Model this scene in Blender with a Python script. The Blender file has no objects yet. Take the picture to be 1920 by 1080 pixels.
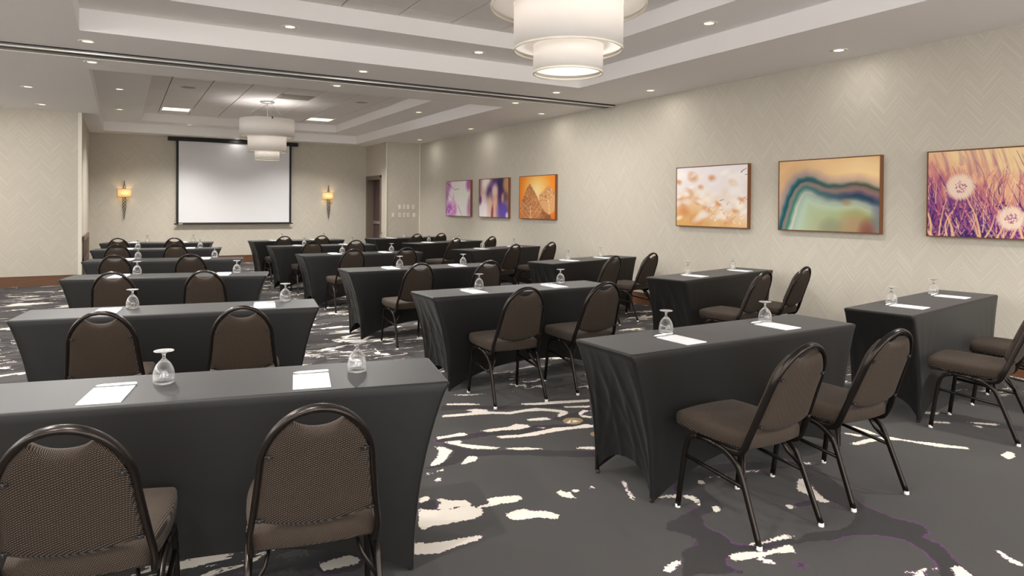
import bpy, math, random
import numpy as np
from mathutils import Matrix, Vector

# ------------------------------------------------------------------ camera, world, exposure
SC = bpy.context.scene
COL = SC.collection
cam_data = bpy.data.cameras.new('camera')
cam_data.sensor_width = 36.0
cam_data.lens = 36.0 * 1268.5 / 1920.0
cam_data.shift_y = (399.85 - 540.0) / 1920.0
cam_data.clip_start = 0.05
cam = bpy.data.objects.new('camera', cam_data)
COL.objects.link(cam)
_r = Vector((0.86564241, -0.50060417, 0.00766081))
_u = Vector((-0.00162313, 0.0124952, 0.99992061))
_f = Vector((0.50066015, 0.86558612, -0.01000383))
_m = Matrix((_r, _u, -_f)).transposed().to_4x4()
_m.translation = Vector((0, 0, 1.4623))
cam.matrix_world = _m
SC.camera = cam

world = bpy.data.worlds.new('world'); SC.world = world; world.use_nodes = True
bg = world.node_tree.nodes['Background']
bg.inputs['Color'].default_value = (1.0, 0.98, 0.97, 1)
bg.inputs['Strength'].default_value = 4.6

vs = SC.view_settings
SC.display_settings.display_device = 'sRGB'
vs.view_transform = 'Standard'; vs.look = 'None'; vs.exposure = 0.25; vs.gamma = 1.0
vs.use_curve_mapping = False
SC.cycles.use_denoising = True
try: SC.cycles.denoiser = 'OPENIMAGEDENOISE'
except Exception: pass
SC.cycles.max_bounces = 10
SC.cycles.diffuse_bounces = 5
SC.cycles.sample_clamp_indirect = 6.0

LAMP_W = 52.0        # watts of one recessed downlight
PENDANT_W = 17.0     # watts of the bulb in one pendant tier
SCONCE_W = 2.2

# ------------------------------------------------------------------ materials
def mat(name, color=(0.8,)*3, rough=0.6, metal=0.0, sheen=0.0, spec=0.5, emit=None, emit_s=0.0, trans=0.0, ior=1.45):
    m = bpy.data.materials.new(name); m.use_nodes = True
    b = m.node_tree.nodes['Principled BSDF']
    b.inputs['Base Color'].default_value = (*color, 1)
    b.inputs['Roughness'].default_value = rough
    b.inputs['Metallic'].default_value = metal
    b.inputs['Specular IOR Level'].default_value = spec
    b.inputs['Sheen Weight'].default_value = sheen
    b.inputs['Transmission Weight'].default_value = trans
    b.inputs['IOR'].default_value = ior
    if emit:
        b.inputs['Emission Color'].default_value = (*emit, 1)
        b.inputs['Emission Strength'].default_value = emit_s
    return m

class NT:
    """small node-tree writer"""
    def __init__(s, m): s.t = m.node_tree; s.b = s.t.nodes['Principled BSDF']
    def n(s, typ, **kw):
        nd = s.t.nodes.new(typ)
        for k, v in kw.items(): setattr(nd, k, v)
        return nd
    def l(s, a, b): s.t.links.new(a, b)
    def set(s, sock, v):
        if isinstance(v, bpy.types.NodeSocket): s.l(v, sock)
        else: sock.default_value = v
    def math(s, op, a, b=0.0, c=None):
        nd = s.n('ShaderNodeMath', operation=op)
        s.set(nd.inputs[0], a); s.set(nd.inputs[1], b)
        if c is not None: s.set(nd.inputs[2], c)
        return nd.outputs[0]
    def mix(s, f, a, b):
        nd = s.n('ShaderNodeMix', data_type='RGBA')
        s.set(nd.inputs['Factor'], f)
        for k, v in (('A', a), ('B', b)):
            sk = [i for i in nd.inputs if i.name == k and i.type == 'RGBA'][0]
            s.set(sk, v if isinstance(v, bpy.types.NodeSocket) else (*v, 1))
        return [o for o in nd.outputs if o.type == 'RGBA'][0]
    def mixf(s, f, a, b):
        nd = s.n('ShaderNodeMix', data_type='FLOAT')
        s.set(nd.inputs[0], f); s.set(nd.inputs[2], a); s.set(nd.inputs[3], b)
        return nd.outputs[0]
    def obj(s):
        return s.n('ShaderNodeTexCoord').outputs['Object']
    def sep(s, v):
        nd = s.n('ShaderNodeSeparateXYZ'); s.l(v, nd.inputs[0]); return nd.outputs
    def comb(s, x, y, z=0.0):
        nd = s.n('ShaderNodeCombineXYZ'); s.set(nd.inputs[0], x); s.set(nd.inputs[1], y); s.set(nd.inputs[2], z); return nd.outputs[0]
    def noise(s, v, scale, detail=2.0, rough=0.5, dist=0.0):
        nd = s.n('ShaderNodeTexNoise')
        if v is not None: s.l(v, nd.inputs['Vector'])
        nd.inputs['Scale'].default_value = scale; nd.inputs['Detail'].default_value = detail
        nd.inputs['Roughness'].default_value = rough; nd.inputs['Distortion'].default_value = dist
        return nd.outputs['Fac']
    def mapping(s, v, scale):
        nd = s.n('ShaderNodeMapping'); s.l(v, nd.inputs[0]); nd.inputs['Scale'].default_value = scale; return nd.outputs[0]
    def step(s, x, lo, hi):
        nd = s.n('ShaderNodeMapRange', interpolation_type='SMOOTHSTEP'); s.set(nd.inputs[0], x)
        s.set(nd.inputs[1], lo); s.set(nd.inputs[2], hi); return nd.outputs[0]
    def bump(s, h, strength=0.2, dist=0.002):
        nd = s.n('ShaderNodeBump'); nd.inputs['Strength'].default_value = strength; nd.inputs['Distance'].default_value = dist
        s.l(h, nd.inputs['Height']); s.l(nd.outputs[0], s.b.inputs['Normal'])

def S(*c):  # sRGB 0-255 -> linear
    return tuple((x/255/12.92 if x/255 <= 0.04045 else ((x/255+0.055)/1.055)**2.4) for x in c)

# ------------------------------------------------------------------ mesh building
class MB:
    def __init__(s): s.v = []; s.f = []; s.smooth = []
    def add(s, vs, fs, smooth=False):
        o = len(s.v); s.v += [tuple(map(float, p)) for p in vs]
        s.f += [tuple(i+o for i in f) for f in fs]; s.smooth += [smooth]*len(fs)
        return s
    def box(s, x0, x1, y0, y1, z0, z1, bevel=0.0):
        if bevel <= 0:
            vs = [(x, y, z) for x in (x0, x1) for y in (y0, y1) for z in (z0, z1)]
            return s.add(vs, [(0,1,3,2),(4,6,7,5),(0,4,5,1),(2,3,7,6),(0,2,6,4),(1,5,7,3)])
        b = bevel
        c = [(x0+b, y0), (x1-b, y0), (x1, y0+b), (x1, y1-b), (x1-b, y1), (x0+b, y1), (x0, y1-b), (x0, y0+b)]
        i = [(x0+b, y0+b), (x1-b, y0+b), (x1-b, y0+b), (x1-b, y1-b), (x1-b, y1-b), (x0+b, y1-b), (x0+b, y1-b), (x0+b, y0+b)]
        rings = [[(*p, z0) for p in i], [(*p, z0+b) for p in c], [(*p, z1-b) for p in c], [(*p, z1) for p in i]]
        vs = [p for r in rings for p in r]; fs = []
        for k in range(3):
            for j in range(8):
                a, d = k*8+j, k*8+(j+1) % 8; fs.append((a, d, d+8, a+8))
        fs += [tuple(range(7, -1, -1)), tuple(range(24, 32))]
        return s.add(vs, fs)
    def quad(s, *p): return s.add(p, [tuple(range(len(p)))])
    def tube(s, path, ra, rb=None, n=8, closed=False, up=(0,0,1), caps=True, taper=None, square=False):
        """sweep an ellipse (ra along side, rb along up-ish) along a path"""
        rb = rb or ra; P = [Vector(p) for p in path]; m = len(P); vs = []; upv = Vector(up)
        for i in range(m):
            a = P[(i-1) % m] if (closed or i > 0) else P[0]; b = P[(i+1) % m] if (closed or i < m-1) else P[-1]
            t = (b-a).normalized(); sd = t.cross(upv)
            if sd.length < 1e-4: sd = t.cross(Vector((1, 0, 0)))
            sd.normalize(); nn = sd.cross(t).normalized(); k = taper[i] if taper else 1.0
            for j in range(n):
                q = 2*math.pi*(j+0.5)/n; cx, cy = math.cos(q), math.sin(q)
                if square:
                    e = 0.55; cx = math.copysign(abs(cx)**e, cx); cy = math.copysign(abs(cy)**e, cy)
                vs.append(P[i] + sd*(ra*k*cx) + nn*(rb*k*cy))
        fs = []
        for i in range(m if closed else m-1):
            for j in range(n):
                a = i*n+j; b = i*n+(j+1) % n; c = ((i+1) % m)*n; fs.append((a, b, c+(j+1) % n, c+j))
        if caps and not closed: fs += [tuple(range(n-1, -1, -1)), tuple((m-1)*n+j for j in range(n))]
        return s.add(vs, fs, True)
    def lathe(s, prof, n=24, cx=0, cy=0, closed=False, a0=0, a1=2*math.pi):
        full = abs(a1-a0-2*math.pi) < 1e-6; vs = []; k = n if full else n+1
        for r, z in prof:
            for j in range(k):
                q = a0+(a1-a0)*j/n; vs.append((cx+r*math.cos(q), cy+r*math.sin(q), z))
        fs = []; m = len(prof)
        for i in range(m if closed else m-1):
            for j in range(n):
                a = i*k+j; b = i*k+(j+1) % k; c = ((i+1) % m)*k
                fs.append((a, b, c+(j+1) % k, c+j))
        return s.add(vs, fs, True)
    def disc(s, r, z, n=24, cx=0, cy=0, up=True):
        vs = [(cx+r*math.cos(2*math.pi*j/n), cy+r*math.sin(2*math.pi*j/n), z) for j in range(n)]
        return s.add(vs, [tuple(range(n)) if up else tuple(range(n-1, -1, -1))])
    def mesh(s, name, m=None):
        me = bpy.data.meshes.new(name); me.from_pydata(s.v, [], s.f)
        me.polygons.foreach_set('use_smooth', s.smooth); me.update()
        if m: me.materials.append(m)
        return me
    def build(s, name, m=None, parent=None, **kw):
        return link(name, s.mesh(name, m), parent, **kw)

def link(name, me, parent=None, **kw):
    o = bpy.data.objects.new(name, me); COL.objects.link(o)
    if parent: o.parent = parent
    for k, v in kw.items(): o[k] = v
    return o
def tag(o, label, cat, group=None):
    o['label'] = label; o['category'] = cat
    if group: o['group'] = group
    return o
def thing(name, label, cat, loc=(0,0,0), rz=0.0, group=None):
    o = bpy.data.objects.new(name, None); COL.objects.link(o); o.empty_display_size = 0.1
    o.location = loc; o.rotation_euler = (0, 0, rz)
    return tag(o, label, cat, group)
def struct(o): o['kind'] = 'structure'; return o
def copy_tree(o, parent=None):
    c = o.copy(); COL.objects.link(c)
    if parent is not None: c.parent = parent
    for ch in list(o.children): copy_tree(ch, c)
    return c
def place(o, loc, rz, label, group=None):
    o.location = loc; o.rotation_euler = (0, 0, rz); o['label'] = label
    if group: o['group'] = group
    return o
def fix_normals(me):
    import bmesh
    b = bmesh.new(); b.from_mesh(me); bmesh.ops.recalc_face_normals(b, faces=b.faces); b.to_mesh(me); b.free()

# ------------------------------------------------------------------ material library
M = {}
def wallpaper(name, axis, fake=0):
    m = mat(name, (0.6,)*3, 0.85, spec=0.25); t = NT(m); x, y, z = t.sep(t.obj())
    h = x if axis == 'x' else y
    # chevron: zigzag columns of slanted pale strips
    zig = t.math('PINGPONG', h, 0.153)
    d = t.math('ADD', z, t.math('MULTIPLY', zig, 1.18))
    colid = t.math('FLOOR', t.math('DIVIDE', h, 0.153))
    stripe = t.math('FLOOR', t.math('MULTIPLY', d, 88.0))
    wn = t.n('ShaderNodeTexWhiteNoise', noise_dimensions='2D'); t.l(t.comb(stripe, colid), wn.inputs['Vector'])
    fine = t.noise(t.comb(t.math('MULTIPLY', d, 40.0), t.math('MULTIPLY', h, 3.0)), 3.0, 3)
    k = t.math('ADD', t.math('MULTIPLY', t.step(wn.outputs['Value'], 0.5, 1.0), 0.75), t.math('MULTIPLY', fine, 0.3))
    big = t.noise(t.obj(), 0.5, 1)
    c = t.mix(k, S(190, 183, 169), S(202, 196, 183))
    c = t.mix(t.math('MULTIPLY', big, 0.25), c, S(196, 187, 172))
    t.l(c, t.b.inputs['Base Color'])
    return m
M['wall_y'] = wallpaper('herringbone_wallpaper_side', 'y')
M['wall_x'] = wallpaper('herringbone_wallpaper_end', 'x')
M['paint'] = mat('ceiling_paint', S(243, 239, 237), 0.9, spec=0.2)
M['tray_paint'] = mat('tray_paint', S(247, 244, 242), 0.9, spec=0.2)
t = NT(M['paint']); t.bump(t.noise(t.obj(), 220, 2), 0.05)
M['tile'] = mat('ceiling_tile', S(214, 209, 206), 0.9, spec=0.2)
t = NT(M['tile']); n1 = t.noise(t.mapping(t.obj(), (3, 40, 3)), 4, 3); t.l(t.mix(n1, S(232, 227, 224), S(244, 240, 238)), t.b.inputs['Base Color'])
M['joint'] = mat('dark_joint', S(60, 55, 50), 0.9)
M['track'] = mat('track_aluminium', S(128, 124, 120), 0.42, 0.75)
M['slot'] = mat('black_slot', S(20, 18, 17), 0.8)
M['white'] = mat('white_enamel', S(238, 236, 230), 0.45)
M['trim'] = mat('cream_trim', S(226, 220, 204), 0.5)
M['wood'] = mat('walnut_wood', S(96, 62, 40), 0.45)
t = NT(M['wood']); n1 = t.noise(t.mapping(t.obj(), (2, 2, 60)), 3, 4); t.l(t.mix(n1, S(78, 48, 30), S(122, 84, 56)), t.b.inputs['Base Color'])
M['frame_wood'] = mat('picture_frame_wood', S(122, 78, 46), 0.5)
M['frame_dark'] = mat('picture_frame_edge', S(70, 40, 24), 0.5)
M['door_frame'] = mat('door_frame_paint', S(112, 98, 86), 0.5)
M['door'] = mat('door_leaf_paint', S(84, 66, 64), 0.5)
M['rail_wood'] = mat('grey_brown_wood', S(104, 86, 72), 0.5)
M['steel'] = mat('brushed_steel', S(190, 186, 182), 0.35, 0.9)
M['bronze'] = mat('dark_bronze_tube', S(46, 41, 38), 0.3, 0.8)
M['black'] = mat('black_plastic', S(24, 22, 22), 0.5)
M['glide'] = mat('clear_white_glide', S(222, 220, 214), 0.3)
M['iron'] = mat('wrought_iron', S(44, 34, 28), 0.5, 0.5)
M['screen'] = mat('projection_fabric', S(222, 221, 223), 0.9, spec=0.2)
M['screen_black'] = mat('screen_border', S(26, 24, 24), 0.6)
M['paper'] = mat('white_paper', S(232, 232, 234), 0.7)
M['ink'] = mat('grey_print', S(120, 120, 124), 0.7)
M['pen'] = mat('white_pen', S(246, 247, 247), 0.45)
M['pen_grey'] = mat('grey_pen_grip', S(196, 202, 202), 0.4)
M['lamp_glow'] = mat('downlight_glow', (1, 1, 1), 0.5, emit=S(255, 238, 200), emit_s=1.5)
M['reflector'] = mat('downlight_reflector', S(236, 224, 190), 0.4)
M['panel_glow'] = mat('panel_glow', (1, 1, 1), 0.5, emit=S(255, 244, 224), emit_s=1.1)
M['speaker'] = mat('speaker_grille', S(172, 168, 168), 0.8)
M['vent'] = mat('vent_grille', S(176, 172, 158), 0.8)
M['switch'] = mat('switch_plastic', S(226, 218, 206), 0.4)
M['cover'] = mat('charcoal_stretch_fabric', S(44, 41, 40), 0.5, sheen=0.10, spec=0.32)
t = NT(M['cover']); n1 = t.noise(t.obj(), 700, 2); t.l(t.mix(n1, S(15, 14, 13), S(24, 22, 21)), t.b.inputs['Base Color'])
t.b.inputs['Sheen Roughness'].default_value = 0.4; t.bump(n1, 0.12, 0.001)

def chair_fabric(name):
    m = mat(name, (0.1,)*3, 0.8, sheen=0.03, spec=0.2); t = NT(m); x, y, z = t.sep(t.obj())
    v = t.math('ADD', z, t.math('MULTIPLY', y, 1.0))
    K = 2*math.pi/0.0058
    lin = lambda p, q, r: t.math('ADD', t.math('ADD', t.math('MULTIPLY', x, p), t.math('MULTIPLY', y, q)), t.math('MULTIPLY', z, r))
    a = t.math('SINE', t.math('MULTIPLY', lin(0.55, 0.7, 1.0), K))
    b = t.math('SINE', t.math('MULTIPLY', lin(0.85, -0.9, -0.4), K))
    dots = t.step(t.math('ADD', t.math('MULTIPLY', a, b), t.math('MULTIPLY', a, 0.3)), 0.08, 0.6)
    c = t.mix(dots, S(19, 13, 12), S(103, 89, 75))
    t.l(c, t.b.inputs['Base Color']); t.bump(dots, 0.25, 0.0006)
    return m
M['fabric'] = chair_fabric('brown_dotted_weave')

g = bpy.data.materials.new('clear_glass'); g.use_nodes = True
b = g.node_tree.nodes['Principled BSDF']; b.inputs['Transmission Weight'].default_value = 1.0
b.inputs['Roughness'].default_value = 0.0; b.inputs['IOR'].default_value = 1.45; b.inputs['Base Color'].default_value = (1, 1, 1, 1)
gt = NT(g); gd = gt.n('ShaderNodeBsdfDiffuse'); gd.inputs['Color'].default_value = (0.95, 0.96, 0.96, 1)
gl_ = gt.n('ShaderNodeLayerWeight'); gl_.inputs['Blend'].default_value = 0.35
gm = gt.n('ShaderNodeMixShader'); gt.l(gt.math('MULTIPLY_ADD', gl_.outputs['Facing'], 0.30, 0.01), gm.inputs[0])  # diffuse white mixed in towards grazing edges, painting bright outlines on the glass
gt.l(b.outputs[0], gm.inputs[1]); gt.l(gd.outputs[0], gm.inputs[2])
gt.l(gm.outputs[0], [n for n in g.node_tree.nodes if n.type == 'OUTPUT_MATERIAL'][0].inputs[0])
M['glass'] = g

def shade_mat(name, col, emis, s):
    m = mat(name, col, 0.8, emit=emis, emit_s=s, spec=0.2); t = NT(m)
    tr = t.n('ShaderNodeBsdfTranslucent'); tr.inputs['Color'].default_value = (*col, 1)
    mx = t.n('ShaderNodeMixShader'); mx.inputs[0].default_value = 0.38
    out = [n for n in m.node_tree.nodes if n.type == 'OUTPUT_MATERIAL'][0]
    t.l(t.b.outputs[0], mx.inputs[1]); t.l(tr.outputs[0], mx.inputs[2]); t.l(mx.outputs[0], out.inputs[0])
    return m
M['shade'] = shade_mat('pendant_linen', S(228, 224, 219), S(255, 246, 232), 0.0)
M['sconce'] = shade_mat('sconce_linen', S(240, 216, 170), S(255, 222, 164), 0.35)

def carpet():
    m = mat('patterned_carpet', (0.1,)*3, 0.95, spec=0.1, sheen=0.1); t = NT(m)
    o = t.obj(); x, y, z = t.sep(o)
    def attr(n):
        a = t.n('ShaderNodeAttribute'); a.attribute_name = n; return a.outputs['Fac']
    jag = t.math('MULTIPLY', t.math('SUBTRACT', t.noise(o, 70, 3), 0.5), 0.034)
    jag2 = t.math('MULTIPLY', t.math('SUBTRACT', t.noise(o, 9, 2), 0.5), 0.05)
    # vein pattern of the whole floor, drawn out across the room
    p = t.mapping(o, (0.55, 1.25, 1.0))
    nz = t.noise(p, 1.0, 4, 0.55, 0.7)
    va = t.math('ABSOLUTE', t.math('SUBTRACT', nz, 0.5))
    vein = t.math('SUBTRACT', 0.040, va)      # >0 inside a dark vein
    p2 = t.mapping(o, (0.8, 2.6, 1.0))
    nz2 = t.noise(p2, 1.25, 4, 0.5, 0.8)
    vein2 = t.math('SUBTRACT', 0.028, t.math('ABSOLUTE', t.math('SUBTRACT', nz2, 0.5)))
    veinm = t.math('MAXIMUM', vein, vein2)
    w = t.noise(t.mapping(o, (1.1, 2.4, 1.0)), 1.9, 3)
    creamn = t.math('SUBTRACT', t.math('MULTIPLY', t.math('SUBTRACT', w, 0.485), 0.15), t.math('ABSOLUTE', t.math('SUBTRACT', nz, 0.535)))
    creamn2 = t.math('SUBTRACT', t.math('MULTIPLY', t.math('SUBTRACT', w, 0.475), 0.12), t.math('ABSOLUTE', t.math('SUBTRACT', nz2, 0.525)))
    creamm = t.math('MAXIMUM', creamn, creamn2)
    far = attr('far')
    dk = t.math('ADD', t.mixf(far, attr('dark'), t.math('MULTIPLY', veinm, 1.2)), t.math('ADD', jag, jag2))
    cr = t.math('ADD', t.mixf(far, attr('cream'), t.math('MULTIPLY', creamm, 1.0)), jag)
    gd = t.math('ADD', attr('gold'), t.math('MULTIPLY', jag, 0.4))
    tuft = t.noise(o, 420, 3)
    lines = t.noise(t.mapping(o, (20, 260, 1)), 1.0, 2)
    grey = t.mix(t.math('MULTIPLY', tuft, 0.9), S(42, 40, 39), S(76, 74, 71))
    grey = t.mix(t.math('MULTIPLY', lines, 0.35), grey, S(44, 42, 42))
    dark = t.mix(tuft, S(30, 27, 28), S(42, 38, 38))
    cream = t.mix(tuft, S(196, 188, 175), S(236, 228, 216))
    purple = S(84, 46, 88)
    pm = t.step(t.noise(o, 3.2, 2), 0.47, 0.58)
    pfar = t.math('SUBTRACT', 1.0, t.math('MULTIPLY', far, 0.75))
    edge = t.math('MULTIPLY', t.math('SUBTRACT', 1.0, t.step(t.math('ABSOLUTE', dk), 0.003, 0.009)), t.math('MULTIPLY', pm, 0.8))
    c = t.mix(t.step(dk, -0.001, 0.001), grey, dark)
    c = t.mix(t.math('MULTIPLY', edge, pfar), c, purple)
    pe = t.math('MULTIPLY', t.step(cr, -0.008, -0.005), t.math('MULTIPLY', t.step(t.noise(o, 4.1, 2), 0.48, 0.56), 0.8))
    c = t.mix(t.math('MULTIPLY', pe, pfar), c, S(78, 52, 80))
    c = t.mix(t.step(gd, -0.001, 0.001), c, S(140, 118, 82))
    c = t.mix(t.step(cr, -0.001, 0.001), c, cream)
    t.l(c, t.b.inputs['Base Color']); t.bump(tuft, 0.4, 0.003)
    return m
M['carpet'] = carpet()
M['canvas'] = mat('printed_canvas', (0.5,)*3, 0.7, spec=0.3)
t = NT(M['canvas']); a = t.n('ShaderNodeAttribute'); a.attribute_name = 'print'; t.l(a.outputs['Color'], t.b.inputs['Base Color'])

# ------------------------------------------------------------------ the room
HC, XW, YB, YT = 3.09, 6.82, 18.28, 8.52
Z1, Z2 = 3.30, 3.48
XL, YN = -5.2, -3.2
YLW = 14.45                     # facing wall at the left
XR0 = -0.62                     # left side of the screen recess
XD, YD = 5.9, 16.65             # door block in the far right corner

def parse(s): return [[tuple(int(c)/100 for c in p.split(',')) for p in l.split(' ')] for l in s.split(';')]
CREAM="125,304 127,301 133,297 140,295 146,294 149,293 151,286 149,283 143,281 136,282 127,283 123,284 118,282 118,287;129,314 134,315 134,310 127,309;136,311 139,309 141,305 149,301 149,293 141,297 135,297 133,301 137,304;158,297 164,297 175,293 175,289 170,287 162,289 155,289 149,290 152,292 158,292;158,278 163,279 169,279 172,274 177,272 181,264 177,262 170,268 163,269 158,272;110,274 116,270 124,268 132,267 140,265 136,262 128,262 121,261 116,260 106,265;193,287 197,288 199,282 198,275 193,281;201,286 205,285 205,282 201,282;213,285 215,284 213,281 211,281;145,331 149,334 149,331 146,327;145,342 149,341 146,339 144,340;151,342 156,343 156,341 151,340;166,344 177,354 181,350 177,345 170,344;150,350 155,356 159,360 165,370 165,378 170,374 172,366 167,361 163,355 156,350;173,382 182,381 185,378 181,375 189,367 200,357 195,356 184,363 180,369;202,355 213,350 223,342 220,342 207,348 201,353;240,335 249,332 252,328 249,326 239,333;206,376 215,374 221,371 237,371 249,372 260,368 272,368 275,363 271,360 258,364 244,365 229,365 219,367 208,371;173,393 181,392 191,393 193,389 191,386 182,388 172,388;202,390 212,390 223,388 230,391 236,386 236,381 227,380 215,384 207,385;237,378 245,376 242,374;241,396 250,395 256,393 257,387 249,389 242,392;195,432 211,428 219,428 213,435 222,434 228,428 227,424 239,416 254,416 262,415 275,402 277,396 273,392 263,389 267,395 272,397 262,407 251,411 238,411 227,418 214,422 201,425 193,428;281,390 289,395 293,390 287,390 281,386 285,379 283,376 278,382;208,456 222,450 230,443 229,441 208,452;257,430 270,425 283,423 296,418 309,414 305,409 292,413 279,417 266,421 257,426;280,409 299,401 297,397 281,405;220,477 232,471 260,465 272,460 270,457 253,463 230,467;279,468 287,465 298,469 295,464 284,460;191,205 195,206 199,207 202,206 199,204 195,203 192,201 189,203;233,284 233,279 228,272 226,266 223,259 222,263 226,271;236,258 244,256 248,253 245,251 235,256;262,378 266,378 264,375 261,375;268,378 272,377 270,374 266,375;267,381 270,381 269,379 266,379;236,202 243,201 250,200 257,200 261,197 258,196 249,198 241,199 236,201;221,199 226,199 232,197 237,194 246,193 252,193 251,189 249,187 242,190 233,192 226,193 220,195;229,191 233,190 235,187 233,184 230,188;316,237 320,237 318,231 312,223 308,215 307,211 303,212 302,217 305,223 304,228 310,232;284,220 287,219 286,215 282,215;252,237 254,235 252,231 247,231 249,234;248,253 252,250 251,245 247,239 246,240 248,246 246,251;268,263 271,262 269,258 265,258;276,263 288,260 287,259 275,262;393,258 407,258 419,257 428,254 431,247 434,241 441,234 446,226 452,219 449,216 443,222 437,227 433,236 428,246 419,252 409,253 395,254;407,275 412,270 416,264 412,261 409,268;421,281 428,278 428,267 425,258 422,263 421,275;455,202 466,203 467,200 459,196 451,196;326,146 327,144 324,139 324,135 321,133 320,137 322,141;278,153 284,153 285,152 276,149 272,151;294,148 299,147 294,138 288,142;287,151 289,150 286,149 285,149;485,258 496,250 491,249 482,256;506,245 521,232 515,231 506,241;500,240 506,235 500,233;500,276 513,267 505,264 497,273;573,300 602,300 607,294 584,288;604,277 627,277 628,267 616,265 604,262 595,271;273,155 277,155 275,154;301,260 304,258 302,257 299,258;306,258 309,256 307,255 304,256;341,252 345,249 342,248 339,250;51,281 54,282 60,280 65,284 69,284 70,281 71,276 77,277 83,277 86,271 84,269 78,269 70,270 67,270 62,275 56,277;48,289 54,297 60,295 54,292 52,289"
DARK="170,390 182,388 199,388 212,387 228,383 241,382 258,375 266,375 258,386 258,390 275,391 300,401 288,386 275,382 282,371 276,363 260,368 237,372 217,373 206,377 187,380 177,383 169,382;147,347 160,346 180,350 194,346 216,332 230,321 245,315 251,323 225,337 198,353 185,361 179,368 174,377 170,383 170,378 173,365 167,357 157,350 148,349;204,455 229,440 254,426 280,418 282,411 279,407 250,419 237,422 229,430 216,437 198,442;127,309 135,309 134,298 124,303;340,256 341,243 332,225 318,200 317,186 323,176 318,169 310,168 311,161 302,150 294,138 283,144 293,155 299,162 300,170 295,179 283,184 273,185 263,190 256,190 257,193 267,196 273,194 285,190 300,193 306,198 307,210 308,215 312,223 323,236 331,249 313,256 299,260 284,263 272,263 262,251 260,242 256,233 245,232 237,230 233,224 234,212 231,205 238,200 259,196 256,192 248,193 233,196 226,199 218,197 216,195 219,184 202,195 192,195 207,211 218,214 221,216 219,223 214,229 220,234 241,239 246,239 249,246 249,254 247,260 272,278 296,274;240,181 244,180 244,177 239,177;290,219 304,216 293,212 287,216;497,274 518,263 523,242 529,221 516,215 505,234 495,257 486,266;17,307 41,300 49,305 93,281 89,269 83,264 68,266 39,282 16,295"
GOLD="262,382 267,385 273,383 276,379 274,374 269,371 264,371 260,376;263,352 269,353 262,343 261,348"

def sdf(px, py, polys):
    """signed distance, positive inside"""
    best = np.full(px.shape, -0.6)
    for P in polys:
        P = np.array(P); n = len(P)
        x0, y0 = P.min(0)-0.6; x1, y1 = P.max(0)+0.6
        sel = (px > x0) & (px < x1) & (py > y0) & (py < y1)
        if not sel.any(): continue
        X, Y = px[sel], py[sel]; d2 = np.full(X.shape, 1e9); ins = np.zeros(X.shape, bool)
        for i in range(n):
            ax, ay = P[i]; bx, by = P[(i+1) % n]
            ex, ey = bx-ax, by-ay; L = ex*ex+ey*ey+1e-12
            tt = np.clip(((X-ax)*ex+(Y-ay)*ey)/L, 0, 1)
            d2 = np.minimum(d2, (X-ax-tt*ex)**2+(Y-ay-tt*ey)**2)
            if ay != by:
                c = ((ay > Y) != (by > Y)) & (X < (bx-ax)*(Y-ay)/(by-ay)+ax); ins ^= c
        d = np.sqrt(d2); d = np.where(ins, d, -d)
        best[sel] = np.maximum(best[sel], d)
    return best
def axis(lo, a, b, hi, fine, coarse):
    return np.unique(np.round(np.concatenate([np.arange(lo, a, coarse), np.arange(a, b, fine), np.arange(b, hi, coarse), [hi]]), 4))
gx = axis(XL, 0.2, 6.6, XW, 0.022, 0.8); gy = axis(YN, 0.8, 5.7, YB, 0.022, 0.8)
GX, GY = np.meshgrid(gx, gy); nx, ny = len(gx), len(gy)
px, py = GX.ravel(), GY.ravel()
me = bpy.data.meshes.new('floor')
idx = np.arange(nx*ny).reshape(ny, nx)
quads = np.stack([idx[:-1, :-1], idx[:-1, 1:], idx[1:, 1:], idx[1:, :-1]], -1).reshape(-1, 4)
me.vertices.add(nx*ny); me.vertices.foreach_set('co', np.stack([px, py, 0*px], 1).ravel())
me.loops.add(quads.size); me.loops.foreach_set('vertex_index', quads.ravel().astype(np.int32))
me.polygons.add(len(quads)); me.polygons.foreach_set('loop_start', (np.arange(len(quads))*4).astype(np.int32))
me.update(calc_edges=True)
depth = 0.5007*px+0.8656*py
far = np.clip((depth-5.15)/0.3, 0, 1); far = np.where((px < 0.7) & (depth < 5.4), 1.0, far)
far = np.maximum(far, np.clip((1.0-depth)/0.5, 0, 1))
for nm, val in (('cream', sdf(px, py, parse(CREAM))), ('dark', sdf(px, py, parse(DARK))), ('gold', sdf(px, py, parse(GOLD))), ('far', far)):
    at = me.attributes.new(nm, 'FLOAT', 'POINT'); at.data.foreach_set('value', val.astype(np.float32))
me.materials.append(M['carpet'])
floor = struct(link('floor', me)); floor['label'] = 'charcoal grey carpet with dark veins and cream splashes'

def wall(name, mb, m): return struct(mb.build(name, m))
T = 0.15
wr = wall('wall_right', MB().box(XW, XW+T, YN, YD, 0, HC), M['wall_y'])
wall('wall_back', MB().box(XR0-T, XD, YB, YB+T, 0, HC), M['wall_x'])
wall('wall_front_left', MB().box(XL, XR0, YLW, YLW+T, 0, HC), M['wall_x'])
wall('wall_recess_left', MB().box(XR0-T, XR0, YLW+T, YB, 0, HC), M['wall_y'])
lw = MB().box(XL-T, XL, YN, YLW+T, 0, 1.95).box(XL-T, XL, YN, YLW+T, 2.98, HC)      # high openings added in the unseen left wall to light the ceiling
for k in range(8): yy = YN+k*(YLW-YN)/7; lw.box(XL-T, XL, yy-0.06, yy+0.06, 1.95, 2.98)
wall('wall_left', lw, M['wall_y'])
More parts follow.
